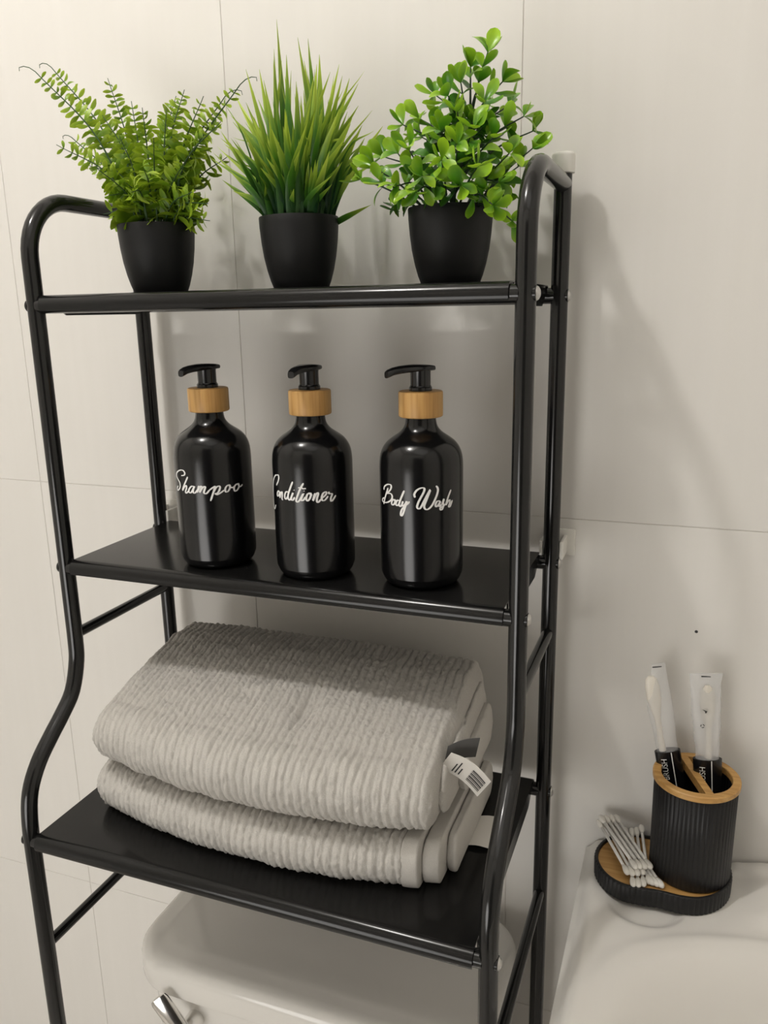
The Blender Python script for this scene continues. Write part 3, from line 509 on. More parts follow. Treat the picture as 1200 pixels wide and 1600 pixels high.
# ---------------------------------------------------------------- pots and plants
def plant(name, label, ax):
    zb = ZT + 0.0089
    t = thing(name, label, 'plant', (ax[0], ax[1], zb), 'potted plants on the top shelf')
    H = 0.0606
    prof = [(0.0215, 0.0), (0.0236, 0.0008), (0.0264, 0.008), (0.0290, 0.017), (0.0313, 0.028), (0.0329, 0.040), (0.0339, 0.052), (0.0342, H - 0.0008), (0.0339, H), (0.0326, H), (0.0322, H - 0.002), (0.0318, H - 0.006), (0.0312, H - 0.012)]
    obj('pot', lathe(prof, (ax[0], ax[1], zb), 64), 'pot', t, 50)
    rr = random.Random(5)
    sp = [(0.0312, H - 0.0118), (0.030, H - 0.009), (0.022, H - 0.006), (0.012, H - 0.005), (0.003, H - 0.0045)]
    obj('soil', lathe(sp, (ax[0], ax[1], zb), 32), 'soil', t)
    return t

def leaf_mesh(name, mat, L, W, shape, bend, cup, tone0, tone1, nl=7, nw=4, curl=0.0):
    """a leaf along +Y from the origin, face up; 'tone' runs from stalk to tip"""
    V, F, T = [], [], []
    for i in range(nl + 1):
        t = i / nl
        w = W / 2 * shape(t)
        y = L * t
        for k in range(nw + 1):
            u = k / nw * 2 - 1
            V.append((w * u, y * math.cos(bend * t * 0.6), L * (math.sin(bend * t) * t * 0.5) + cup * W * (u * u) * shape(t) + curl * L * t * t * t))
            T.append(tone0 + (tone1 - tone0) * min(1, max(0, t * 0.8 + abs(u) ** 3 * 0.22)))
    for i in range(nl):
        for k in range(nw):
            a = i * (nw + 1) + k
            F.append((a, a + 1, a + nw + 2, a + nw + 1))
    me = bpy.data.meshes.new(name)
    me.from_pydata(V, [], F)
    me.materials.append(M[mat])
    me.polygons.foreach_set('use_smooth', [True] * len(F))
    at = me.attributes.new('tone', 'FLOAT', 'POINT')
    at.data.foreach_set('value', T)
    me.update()
    return me

def frame(p, d, up, roll=0.0, scale=1.0):
    """matrix putting +Y on d with +Z near up"""
    d = d.normalized()
    x = d.cross(up)
    if x.length < 1e-4:
        x = d.cross(Vector((1, 0, 0.3)))
    x.normalize()
    z = x.cross(d)
    m = Matrix((x, d, z)).transposed().to_4x4()
    return Matrix.Translation(p) @ m @ Matrix.Rotation(roll, 4, 'Y') @ Matrix.Scale(scale, 4)

def inst(name, me, parent, mat4):
    o = bpy.data.objects.new(name, me)
    COL.objects.link(o)
    o.parent = parent
    b = base(parent)
    o.matrix_local = Matrix.Translation((-b.x, -b.y, -(b.z - Z0))) @ mat4
    return o

CAMV = Vector((0.3274, -0.7533, 0.4675))
RIM = ZT + 0.0089 + 0.0565

# fern
FX = (-0.1395, -0.100)
fern = plant('potted_fern', 'fern with feathery yellow-green fronds in matte black pot, left on the top shelf', FX)
rng = random.Random(11)
spoon = lambda t: max(0.0, math.sin(math.pi * min(1, t * 0.93 + 0.05)) ** 0.7 * (0.55 + 0.65 * t) if t < 1 else 0.25)
fern_leaf = [leaf_mesh('leaflet', 'fern', 0.0160, 0.0068, spoon, b, 0.10, a, c, 5, 2, cu) for b, a, c, cu in ((0.5, 0.25, 0.85, 0.1), (-0.4, 0.35, 0.95, -0.2), (0.9, 0.1, 0.7, 0.3), (-0.8, 0.3, 0.8, -0.3))]
leaf_list = []
def add_frond(base_p, tip, npair, sag, big, hook):
    b, tp = Vector(base_p), Vector(tip)
    out = Vector((tp.x - FX[0], tp.y - FX[1], 0))
    mid = b.lerp(tp, 0.5) + Vector((0, 0, sag)) - out * 0.10
    pts = catmull([b, mid, tp], 9)
    if hook:
        d = (pts[-1] - pts[-2]).normalized()
        side = out.normalized() if out.length > 1e-3 else Vector((1, 0, 0))
        e = pts[-1]
        pts += [e + d * 0.005 + side * 0.002, e + d * 0.007 + side * 0.006, e + d * 0.006 + side * 0.011, e + d * 0.002 + side * 0.014]
    n = len(pts)
    rad = [0.0011 * (1 - 0.72 * i / (n - 1)) for i in range(n)]
    fr = obj('frond', tube([tuple(p) for p in pts], rad, 5), 'frond', fern, 180)
    m = 18
    L = (tp - b).length
    for i in range(npair):
        t = 0.26 + 0.72 * (i + rng.random() * 0.3) / npair
        f = t * m
        k = min(int(f), m - 1)
        p = pts[k].lerp(pts[k + 1], f - k)
        d = (pts[k + 1] - pts[k]).normalized()
        sidev = d.cross(CAMV - p).normalized()
        sidev = (Matrix.Rotation(rng.uniform(-0.5, 0.5), 3, d) @ sidev)
        sc = big * (1.05 - 0.72 * max(0, (t - 0.30)) / 0.7) * rng.uniform(0.8, 1.15)
        for s in (-1, 1):
            dirv = (sidev * s * 1.0 + d * rng.uniform(0.15, 0.6) + Vector((0, 0, rng.uniform(-0.25, 0.2)))).normalized()
            nrm = (d.cross(dirv) * s).normalized() + Vector((0, 0, 0.5)) + Vector((0, -0.3, 0))
            leaf_list.append((fr, rng.choice(fern_leaf), frame(p, dirv, nrm, rng.uniform(-0.5, 0.5), sc), sc / (p - CAMV).length))
for i, tp in enumerate(FERN_TIPS):
    a = math.atan2(tp[1] - FX[1], tp[0] - FX[0])
    r = rng.uniform(0.006, 0.024)
    b = (FX[0] + r * math.cos(a), FX[1] + r * math.sin(a), RIM - 0.006)
    L = (Vector(tp) - Vector(b)).length
    add_frond(b, tp, max(5, int(L / 0.0082)), rng.uniform(0.006, 0.018), 1.2 if L < 0.1 else 1.05, i in (0, 1, 9, 10, 4))
for k in range(15):                                             # short fronds filling the heart and spilling over the rim
    a = k / 15 * 2 * math.pi + rng.uniform(-0.15, 0.15)
    low = k % 2 == 0
    rr_, hh = (0.042, 0.018) if low else (0.030, 0.045)
    rr_ *= rng.uniform(0.85, 1.15)
    tp = (FX[0] + rr_ * math.cos(a), FX[1] + rr_ * math.sin(a), RIM + hh * rng.uniform(0.6, 1.2))
    b = (FX[0] + 0.015 * math.cos(a), FX[1] + 0.015 * math.sin(a), RIM - 0.006)
    add_frond(b, tp, 4, 0.012, 1.5, False)
leaf_list.sort(key=lambda q: -q[3])
rest = []
for i, (fr, me, mt, _) in enumerate(leaf_list):
    if i < 300:
        inst('leaflet', me, fr, mt)
    else:
        rest.append((me, mt))
V, F, T = [], [], []
for me, mt in rest:
    n = len(V)
    V += [tuple(mt @ v.co) for v in me.vertices]
    F += [tuple(i + n for i in p.vertices) for p in me.polygons]
    T += [d.value for d in me.attributes['tone'].data]
if rest:
    sl = obj('small_leaflets', (V, F), 'fern', fern, 180)
    sl['kind'] = 'stuff'
    sl.data.attributes.new('tone', 'FLOAT', 'POINT').data.foreach_set('value', T)

# grass
GX = (0.0, -0.090)
grass = plant('potted_grass', 'tall tufted green grass in matte black pot, in the middle of the top shelf', GX)
rng = random.Random(4)
def add_blade(b, tip, w, bow, tone):
    b, tp = Vector(b), Vector(tip)
    out = Vector((tp.x - b.x, tp.y - b.y, 0))
    mid = b.lerp(tp, 0.5) + Vector((rng.uniform(-0.004, 0.004), rng.uniform(-0.004, 0.004), bow)) - out * rng.uniform(0.08, 0.2)
    pts = catmull([b, mid, tp], 6)
    n = len(pts) - 1
    V, F, T = [], [], []
    tw = rng.uniform(-0.6, 0.6)
    for i, p in enumerate(pts):
        t = i / n
        d = (pts[min(i + 1, n)] - pts[max(i - 1, 0)]).normalized()
        s = d.cross(CAMV - p).normalized()
        s = Matrix.Rotation(tw + t * 0.5, 3, d) @ s
        nn = d.cross(s)
        ww = w / 2 * (0.55 + 0.45 * math.sin(min(1, t / 0.55) * math.pi / 2)) * (1 if t < 0.55 else max(0.03, 1 - ((t - 0.55) / 0.45) ** 1.4))
        for u in (-1, 0, 1):
            V.append(tuple(p + s * ww * u + nn * (ww * 0.28 * (u * u - 0.5))))
            T.append(min(1, max(0, (t - 0.24) * 1.4 + tone - (0.10 if u == 0 else 0))))
    for i in range(n):
        for k in range(2):
            a = i * 3 + k
            F.append((a, a + 1, a + 4, a + 3))
    o = obj('blade', (V, F), 'grass', grass, 180)
    o.data.attributes.new('tone', 'FLOAT', 'POINT').data.foreach_set('value', T)
def grass_base(tip, r):
    a = math.atan2(tip[1] - GX[1], tip[0] - GX[0]) + rng.uniform(-0.35, 0.35)
    return (GX[0] + r * math.cos(a), GX[1] + r * math.sin(a), RIM - 0.006)
for i, tp in enumerate(GRASS_TIPS):
    L = math.dist(tp, (GX[0], GX[1], RIM))
    add_blade(grass_base(tp, rng.uniform(0.006, 0.026)), tp, rng.uniform(0.0052, 0.0082), rng.uniform(-0.002, 0.006), rng.uniform(-0.05, 0.15))
for k in range(185):
    src = GRASS_TIPS[rng.randrange(len(GRASS_TIPS) - 1)]
    f = rng.uniform(0.45, 0.88)
    c = Vector((GX[0], GX[1], RIM))
    tp = c + (Vector(src) - c) * f + Vector((rng.uniform(-0.016, 0.016), rng.uniform(-0.02, 0.015), rng.uniform(-0.008, 0.008)))
    add_blade(grass_base(tp, rng.uniform(0.004, 0.029)), tp, rng.uniform(0.0040, 0.0068), rng.uniform(-0.002, 0.006), rng.uniform(-0.12, 0.10))

for k in range(22):                                              # thin curling wisps
    src = Vector(GRASS_TIPS[rng.randrange(len(GRASS_TIPS) - 1)])
    c = Vector((GX[0], GX[1], RIM))
    tp = c + (src - c) * rng.uniform(0.8, 0.98) + Vector((rng.uniform(-0.03, 0.03), rng.uniform(-0.01, 0.01), -0.004))
    add_blade(grass_base(tp, rng.uniform(0.01, 0.028)), tp, rng.uniform(0.0018, 0.0028), rng.uniform(0.012, 0.026), 0.1)

# boxwood
BX = (0.1355, -0.090)
boxw = plant('potted_boxwood', 'boxwood sprigs with glossy oval leaves in matte black pot, right on the top shelf', BX)
rng = random.Random(21)
oval = lambda t: max(0.10, (t / 0.62) ** 0.85) if t < 0.62 else max(0.12, math.sqrt(max(0.0, 1 - ((t - 0.62) / 0.385) ** 2)))
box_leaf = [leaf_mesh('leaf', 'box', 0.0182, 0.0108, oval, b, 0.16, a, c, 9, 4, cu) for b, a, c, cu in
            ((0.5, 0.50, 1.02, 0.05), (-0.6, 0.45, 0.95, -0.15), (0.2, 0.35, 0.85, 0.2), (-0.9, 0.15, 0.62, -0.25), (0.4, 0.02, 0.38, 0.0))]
zmin = RIM
count = 0
trunk = obj('stem', tube([(BX[0], BX[1], RIM - 0.008), (BX[0] + 0.003, BX[1], RIM + 0.03), (BX[0] + 0.012, BX[1], RIM + 0.06), (BX[0] + 0.02, BX[1], RIM + 0.085)], [0.0018, 0.0016, 0.0013, 0.001], 6), 'stem', boxw, 180)
for i, tp in enumerate(BOX_TIPS):
    tp = Vector(tp)
    hgt = tp.z - RIM
    if hgt > 0.045:
        f = min(0.9, max(0.15, (hgt - 0.03) / 0.085))
        b = Vector((BX[0] + 0.018 * f, BX[1], RIM + 0.085 * f * 0.9))
    else:
        a = math.atan2(tp.y - BX[1], tp.x - BX[0])
        b = Vector((BX[0] + 0.012 * math.cos(a), BX[1] + 0.012 * math.sin(a), RIM - 0.006))
    mid = b.lerp(tp, 0.55) + Vector((0, 0, 0.004 if hgt > 0.02 else 0.012))
    pts = catmull([b, mid, tp], 6)
    br = obj('branch', tube([tuple(p) for p in pts], [0.0011 - 0.0006 * k / (len(pts) - 1) for k in range(len(pts))], 5), 'stem', boxw, 180)
    d = (pts[-1] - pts[-3]).normalized()
    side = d.cross(Vector((0.3, -0.9, 0.4))).normalized()
    young = rng.random()
    def put(p, dirv, ks, sc):
        global count
        if count >= 300:
            return
        nrm = Vector((rng.uniform(-.4, .4), -0.55, 0.8)) + d * 0.4
        inst('leaf', box_leaf[rng.choice(ks)], br, frame(p, dirv, nrm, rng.uniform(-0.5, 0.5), sc))
        count += 1
    for q in range(4):                                          # rosette at the tip
        a = q * math.pi / 2 + rng.uniform(-0.4, 0.4)
        perp = Matrix.Rotation(a, 3, d) @ side
        put(tp, d * rng.uniform(0.5, 1.1) + perp * rng.uniform(0.6, 1.0), (0, 0, 1, 1, 2), rng.uniform(0.72, 1.05))
    for pos, ks in ((0.72, (0, 1, 2, 2, 3)), (0.45, (2, 3, 3, 4))):
        p = pts[int(pos * (len(pts) - 1))]
        a = rng.uniform(0, math.pi)
        for q in (0, 1):
            if pos < 0.5 and q == 1 and i % 2:
                continue
            perp = Matrix.Rotation(a + q * math.pi, 3, d) @ side
            put(p, d * 0.45 + perp + Vector((0, 0, 0.1)), ks, rng.uniform(0.75, 1.08))

# older, darker leaves crowded round the stems; too many and too hidden to pick apart
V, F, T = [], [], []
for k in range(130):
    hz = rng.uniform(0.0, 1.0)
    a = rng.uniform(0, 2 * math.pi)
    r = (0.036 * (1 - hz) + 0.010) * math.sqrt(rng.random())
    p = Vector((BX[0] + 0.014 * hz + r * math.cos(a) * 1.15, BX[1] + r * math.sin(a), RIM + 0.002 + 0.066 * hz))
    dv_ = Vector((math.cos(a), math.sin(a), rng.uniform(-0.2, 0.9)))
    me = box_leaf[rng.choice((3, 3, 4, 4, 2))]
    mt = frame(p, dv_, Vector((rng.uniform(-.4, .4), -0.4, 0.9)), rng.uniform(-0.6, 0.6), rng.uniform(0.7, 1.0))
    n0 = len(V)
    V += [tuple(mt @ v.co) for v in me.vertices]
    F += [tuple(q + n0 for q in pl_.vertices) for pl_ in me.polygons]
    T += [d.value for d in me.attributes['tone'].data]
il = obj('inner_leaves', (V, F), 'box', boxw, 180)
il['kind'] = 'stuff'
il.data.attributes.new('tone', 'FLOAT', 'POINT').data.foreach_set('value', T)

# ---------------------------------------------------------------- pump bottles
def ribbon(strokes, ax, r, w):
    V, F = [], []
    for st in strokes:
        n = len(st)
        base_i = len(V)
        for i, (th, z) in enumerate(st):
            a, b = st[max(i - 1, 0)], st[min(i + 1, n - 1)]
            dx, dz = (b[0] - a[0]) * r, b[1] - a[1]
            l = math.hypot(dx, dz) or 1e-6
            dx, dz = dx / l, dz / l
            ww = w * (0.62 + 0.75 * abs(dz)) * (0.6 if i in (0, n - 1) else 1.0)
            for s in (-1, 1):
                t2, z2 = th - dz * s * ww / 2 / r, z + dx * s * ww / 2
                V.append((ax[0] + r * math.cos(t2), ax[1] + r * math.sin(t2), z2))
        for i in range(n - 1):
            a = base_i + 2 * i
            F.append((a, a + 1, a + 3, a + 2))
    return V, F

def bottle(label, ax, word, ang, zh):
    zb = ZM + 0.0089
    t = thing('pump_bottle', label, 'bottle', (ax[0], ax[1], zb), 'pump bottles on the middle shelf')
    R = 0.0341
    prof = [(0.0225, 0.0010), (0.0240, 0.0), (0.0265, 0.0003), (0.0295, 0.0018), (0.0321, 0.0052), (0.0335, 0.0095), (R, 0.0145), (R, 0.060), (R, 0.097), (0.0338, 0.1030), (0.0329, 0.1085),
            (0.0309, 0.1135), (0.0278, 0.1177), (0.0240, 0.1208), (0.0204, 0.1232), (0.0170, 0.1257), (0.0145, 0.1285), (0.0130, 0.1315), (0.0123, 0.1355), (0.0122, 0.1390)]
    P = [Vector((r, 0, z)) for r, z in prof]
    sm = catmull(P[:6], 3)[:-1] + catmull(P[5:9], 2)[:-1] + catmull(P[8:], 4)
    obj('bottle_body', lathe([(p.x, p.z) for p in sm], (ax[0], ax[1], zb), 72), 'bottle', t, 60)
    zc = zb + 0.1378
    obj('bamboo_collar', lathe([(0.0165, 0.0), (0.0175, 0.0006), (0.0178, 0.0015), (0.0178, 0.0192), (0.0174, 0.0202), (0.0165, 0.0206)], (ax[0], ax[1], zc), 48), 'bamboo', t, 40)
    zs = zc + 0.0206
    obj('pump_base', lathe([(0.0092, 0.0), (0.0092, 0.0030), (0.0086, 0.0036), (0.0084, 0.0044)], (ax[0], ax[1], zs - 0.0002), 32), 'pump', t, 40)
    # actuator: upright, flat cap and the curved spout
    d = Vector((math.cos(ang), math.sin(ang), 0))
    s = Vector((-d.y, d.x, 0))
    c = Vector((ax[0], ax[1], zs + 0.004))
    up = lathe([(0.0080, 0.0), (0.0081, 0.0010), (0.0081, zh - 0.002), (0.0085, zh)], tuple(c), 32)
    rings = []
    for f, hw, zt, zbm in ((-0.0098, 0.0060, 0.0022, -0.0005), (-0.0090, 0.0082, 0.0034, -0.0010), (-0.0040, 0.0094, 0.0040, -0.0012), (0.0040, 0.0090, 0.0044, -0.0012), (0.0090, 0.0068, 0.0044, -0.0014),
                           (0.0140, 0.0052, 0.0042, -0.0018), (0.0200, 0.0044, 0.0038, -0.0022), (0.0260, 0.0038, 0.0028, -0.0030), (0.0300, 0.0034, 0.0014, -0.0044), (0.0318, 0.0028, 0.0002, -0.0050)):
        o = c + d * f + Vector((0, 0, zh))
        ring = []
        for k in range(16):
            a = 2 * math.pi * k / 16
            cc, ss = math.cos(a), math.sin(a)
            sg = lambda q: math.copysign(abs(q) ** 0.6, q)
            ring.append(tuple(o + s * hw * sg(cc) + Vector((0, 0, (zt + zbm) / 2 + (zt - zbm) / 2 * sg(ss)))))
        rings.append(ring)
    obj('pump_head', join(up, loft(rings)), 'pump', t, 45)
    obj('lettering', ribbon(word, ax, R + 0.0003, 0.00128), 'print', t, 0)

LEFT = math.radians(180 + 20.7)
bottle('black pump bottle lettered Shampoo, left of the three on the middle shelf', (-0.0705, -0.1406), SHAMPOO, LEFT + 1.05, 0.0125)
bottle('black pump bottle lettered Conditioner, between the Shampoo and Body Wash bottles', (0.0292, -0.1426), CONDITIONER, LEFT + 1.2, 0.0125)
bottle('black pump bottle lettered Body Wash, beside the right front post', (0.1247, -0.1374), BODYWASH, LEFT + 0.55, 0.0125)

# ---------------------------------------------------------------- folded towels
def slab(x0, x1, yf, yb, zb, zt, rib=True, seed=0, nx=300, rend=(0.010, 0.006), dent=None, k=0.88, dx=0.00085, amp=0.0029, fr=None):
    """a folded layer of cloth: rounded fold in front, ribs from front to back, terry loops as relief.
    yf, yb, zb, zt are functions of x (and zt of the depth fraction)"""
    rs = np.random.RandomState(seed)
    nx = max(6, int((x1 - x0) / dx))
    xs = np.linspace(x0, x1, nx)
    # closed profile parameters: s along depth 0 front..1 back, h -1 bottom..1 top
    prof = []
    nb, nf, ntp, nk = 26, 46, 120, 16
    for a in np.linspace(1, 0, nb, endpoint=False):
        prof.append((a, -1, 0))
    for a in np.linspace(-math.pi / 2, math.pi / 2, nf, endpoint=False):
        prof.append((0, math.sin(a), -math.cos(a)))
    for a in np.linspace(0, 1, ntp, endpoint=False):
        prof.append((a, 1, 0))
    for a in np.linspace(math.pi / 2, -math.pi / 2, nk, endpoint=False):
        prof.append((1, math.sin(a), math.cos(a)))
    prof = np.array(prof)
    m = len(prof)
    N = rs.rand(nx, m)
    N = (N + np.roll(N, 1, 1) + np.roll(N, 1, 0)) / 3 * 1.6 - 0.8
    low = rs.rand(nx // 24 + 3, m // 10 + 3)
    ix, im = np.linspace(0, low.shape[0] - 1.01, nx), np.linspace(0, low.shape[1] - 1.01, m)
    ax_, am = ix.astype(int), im.astype(int)
    fx, fm = (ix - ax_)[:, None], (im - am)[None, :]
    fx, fm = fx * fx * (3 - 2 * fx), fm * fm * (3 - 2 * fm)
    LN = (low[ax_][:, am] * (1 - fx) + low[ax_ + 1][:, am] * fx) * (1 - fm) + (low[ax_][:, am + 1] * (1 - fx) + low[ax_ + 1][:, am + 1] * fx) * fm
    rings = []
    for i, x in enumerate(xs):
        e0, e1 = (x - x0) / rend[0], (x1 - x) / rend[1]
        e = 1.0
        if e0 < 1:
            e = math.sqrt(max(0.0, 1 - (1 - e0) ** 2)) * 0.96 + 0.04
        if e1 < 1:
            e = min(e, math.sqrt(max(0.0, 1 - (1 - e1) ** 2)) * 0.96 + 0.04)
        y0, y1, zb_ = yf(x), yb(x), zb(x)
        r = []
        wob = (LN[i] - 0.5)
        for j in range(m):
            s, h, b = prof[j]
            zt_ = zt(x, s)
            hh = (zt_ - zb_) / 2
            zc = (zt_ + zb_) / 2
            rf = min(hh, fr or 0.035)
            rad = rf if s < 0.5 else min(hh * 0.5, 0.014)
            y = y0 + rf + s * (y1 - min(hh * 0.5, 0.014) - y0 - rf) + b * rad
            z = zc + h * hh * (0.25 + 0.75 * e)
            if rib:
                xx = x + wob[j] * 0.0012 + 0.010 * s
                q = abs(math.sin(math.pi * xx / 0.0072)) ** 0.45
                dd = amp * (q - 0.7) * (1 if e > 0.6 else e) + N[i, j] * 0.0016 + wob[j] * 0.0022
            else:
                dd = N[i, j] * 0.00012 + wob[j] * 0.0015
            ny, nz = (0, h) if b == 0 else (b, h)
            if dent and h > 0:
                g = math.exp(-((x - dent[0]) ** 2 / dent[2] ** 2 + (y - dent[1]) ** 2 / dent[3] ** 2))
                dd -= dent[4] * g
            if h < -0.9 and b == 0:
                dd = min(dd, 0)
                dd = -abs(dd) * 0
            y += ny * dd
            z += nz * dd
            r.append((x, y * 1.0, z))
        if e < 1:
            cy = (y0 + y1) / 2
            r = [(px, cy + (py - cy) * (0.93 + 0.07 * e), pz) for px, py, pz in r]
        rings.append(r)
    return loft(rings)

TB = ZL + 0.0092
front = lambda c: (lambda x: c + 0.88 * (x - 0.010) ** 2)
low = thing('folded_towel', 'grey ribbed towel with woven hems, the lower of two folded on the bottom shelf', 'towel', (0, -0.14, TB), 'folded towels')
obj('terry_fold', slab(-0.180, 0.137, front(-0.2445), lambda x: -0.052, lambda x: TB, lambda x, s: 0.0572 - 0.10 * abs(x - 0.0) ** 2, True, 1), 'terry', low, 180)
h1 = obj('hem', slab(0.1325, 0.1485, front(-0.2425), lambda x: -0.056, lambda x: TB, lambda x, s: 0.055, False, 2, rend=(0.002, 0.002), fr=0.013), 'weave', low, 180)
h1['label'] = 'smooth woven hem band'
obj('hem', slab(0.1475, 0.1630, front(-0.2340), lambda x: -0.060, lambda x: TB, lambda x, s: 0.050, False, 3, rend=(0.002, 0.002), fr=0.012), 'weave', low, 180)
obj('hem', slab(0.1620, 0.1720, lambda x: -0.195, lambda x: -0.062, lambda x: TB, lambda x, s: 0.046, False, 8, rend=(0.002, 0.003), fr=0.011), 'weave', low, 180)
n = 8
V, F = [], []
A, B, Cc, D = [np.array(p) for p in ((0.1600, -0.1099), (0.1955, -0.1044), (0.1935, -0.1510), (0.1600, -0.1536))]
for i in range(n + 1):
    t = i / n
    z = TB + 0.0006 + 0.0022 * math.sin(t * 3.0) ** 2 + 0.001 * t
    for dz in (0, 0.0004):
        for p, q in ((A, B), (D, Cc)):
            w = p + (q - p) * t
            V.append((w[0], w[1], z + dz))
for i in range(n):
    a = 4 * i
    F += [(a, a + 1, a + 5, a + 4), (a + 2, a + 6, a + 7, a + 3), (a, a + 4, a + 6, a + 2), (a + 1, a + 3, a + 7, a + 5)]
F += [(0, 2, 3, 1), (4 * n, 4 * n + 1, 4 * n + 3, 4 * n + 2)]
cl = obj('care_label', (V, F), 'tag', low, 60)
cl['label'] = 'white care label on the shelf'

def top_z(x, s):
    return 0.122 + 0.026 * min(1, s * 1.35) ** 0.8 - 0.10 * max(0.0, x - 0.05) ** 1.5 - 0.35 * max(0, -x - 0.10) ** 1.6
top = thing('folded_towel', 'grey ribbed towel with white barcode tag, lying on top of the other folded towel', 'towel', (0, -0.14, 0.06), 'folded towels')
obj('terry_fold', slab(-0.1720, 0.1600, front(-0.2500), lambda x: -0.050 - 0.0 * x, lambda x: 0.0630, top_z, True, 5, rend=(0.014, 0.008), dent=(0.030, -0.178, 0.010, 0.022, 0.010)), 'terry', top, 180)
obj('inner_fold', slab(0.1540, 0.1650, lambda x: -0.205, lambda x: -0.060, lambda x: 0.066, lambda x, s: 0.112 + 0.016 * s, True, 6, rend=(0.002, 0.004)), 'terry', top, 180)
obj('hem', slab(0.1630, 0.1720, lambda x: -0.165, lambda x: -0.066, lambda x: 0.068, lambda x, s: 0.098 + 0.012 * s, False, 7, rend=(0.002, 0.003), fr=0.012), 'weave', top, 180)

def strip(c0, c1, w, curve, n=10, th=0.0004):
    """a curled paper tag from c0 to c1; w is the half-width vector, curve the bulge vector"""
    c0, c1, w, cv = Vector(c0), Vector(c1), Vector(w), Vector(curve)
    P = [c0.lerp(c1, i / n) + cv * math.sin(math.pi * i / n) for i in range(n + 1)]
    V, F = [], []
    for p in P:
        nn = (c1 - c0).cross(w).normalized() * th
        V += [tuple(p - w), tuple(p + w), tuple(p - w + nn), tuple(p + w + nn)]
    for i in range(n):
        a = 4 * i
        F += [(a, a + 1, a + 5, a + 4), (a + 2, a + 6, a + 7, a + 3), (a, a + 4, a + 6, a + 2), (a + 1, a + 3, a + 7, a + 5)]
    F += [(0, 2, 3, 1), (4 * n, 4 * n + 1, 4 * n + 3, 4 * n + 2)]
    return V, F
T0, T1, TW, TC = Vector((0.1610, -0.192, 0.1150)), Vector((0.1945, -0.196, 0.0985)), Vector((0.0064, -0.004, 0.0105)), Vector((0.002, -0.002, 0.0050))
tg = obj('price_tag', strip(T0, T1, TW, TC), 'tag', top, 60)
tg['label'] = 'white paper tag with barcode'
nrm = (T1 - T0).cross(TW).normalized()
if nrm.dot(CAMV - T0) < 0:
    nrm = -nrm
V, F = [], []
for k, (o_, wd) in enumerate(((-0.62, 0.05), (-0.48, 0.09), (-0.30, 0.05), (-0.16, 0.12), (0.04, 0.05), (0.16, 0.09), (0.34, 0.05), (0.48, 0.10))):
    for half in range(4):
        ta, tb = 0.60 + half * 0.085, 0.60 + (half + 1) * 0.085
        q = []
        for t, e in ((ta, -1), (tb, -1), (tb, 1), (ta, 1)):
            p = T0.lerp(T1, t) + TC * math.sin(math.pi * t) + TW * (o_ + e * wd / 2) + nrm * 0.0007
            q.append(tuple(p))
        n0 = len(V)
        V += q
        F.append((n0, n0 + 1, n0 + 2, n0 + 3))
for t_, o0, o1 in ((0.25, -0.7, 0.2), (0.32, -0.7, 0.5), (0.40, -0.7, 0.0)):
    q = []
    for t, o_ in ((t_, o0), (t_ + 0.03, o0), (t_ + 0.03, o1), (t_, o1)):
        q.append(tuple(T0.lerp(T1, t) + TC * math.sin(math.pi * t) + TW * o_ + nrm * 0.0007))
    n0 = len(V)
    V += q
    F.append((n0, n0 + 1, n0 + 2, n0 + 3))
obj('barcode', (V, F), 'ink', tg, 0)
gt = obj('brand_tag', strip((0.1600, -0.186, 0.1160), (0.1860, -0.184, 0.1270), (0.0025, -0.003, 0.0105), (0, -0.002, 0.003)), 'tag_grey', top, 60)
gt['label'] = 'dark grey paper tag'

def loft_path(A, B, stations, face, n=14, sq=1.0):
    """flattened tube along A-B; stations (t, half-width, half-thickness, side shift); face = direction the flat side looks"""
    A, B = Vector(A), Vector(B)
    d = (B - A).normalized()
    s = d.cross(Vector(face)).normalized()
    f = s.cross(d).normalized()
    rings = []
    for t, hw, ht, sh in stations:
        c = A.lerp(B, t) + s * sh
        rings.append([tuple(c + s * hw * math.cos(2 * math.pi * k / n) + f * ht * math.sin(2 * math.pi * k / n)) for k in range(n)])
    return loft(rings), s, f, d

# ---------------------------------------------------------------- toilet under the rack
toilet = thing('toilet', 'white ceramic toilet tank with lid and chrome lever under the rack', 'toilet', (0.005, -0.11, -1.0))
def rrect(x0, x1, y0, y1, r, bow=0.0, n=10):
    pts = []
    for cx, cy, a0 in ((x1 - r, y1 - r, 0), (x0 + r, y1 - r, 90), (x0 + r, y0 + r, 180), (x1 - r, y0 + r, 270)):
        for k in range(n + 1):
            a = math.radians(a0 + 90 * k / n)
            pts.append((cx + r * math.cos(a), cy + r * math.sin(a)))
    if bow:
        cx, hw = (x0 + x1) / 2, (x1 - x0) / 2
        pts = [(x, y - bow * (1 - ((x - cx) / hw) ** 2) * (1 if y < (y0 + y1) / 2 else 0)) for x, y in pts]
    return pts
def stack(levels):
    return loft([[(x, y, z) for x, y in pts] for pts, z in levels])
X0, X1, YF, YK = -0.186, 0.197, -0.196, -0.012
L = []
for d, z in ((0.006, -0.2060), (0.001, -0.2045), (0.0, -0.2010), (0.0, -0.182), (0.0010, -0.1775), (0.004, -0.1730), (0.009, -0.1702), (0.015, -0.1690), (0.021, -0.1684), (0.024, -0.1676), (0.030, -0.1668)):
    L.append((rrect(X0 + d, X1 - d, YF + d, YK - d, 0.048 - d * 0.6, 0.010), z))
obj('tank_lid', stack(L), 'ceramic', toilet, 35)
L = []
for d, z in ((0.030, -0.62), (0.022, -0.60), (0.016, -0.45), (0.012, -0.30), (0.010, -0.204)):
    L.append((rrect(X0 + d, X1 - d, YF + d, YK - 0.002, 0.04, 0.008), z))
obj('tank', stack(L), 'ceramic', toilet, 35)
L = []
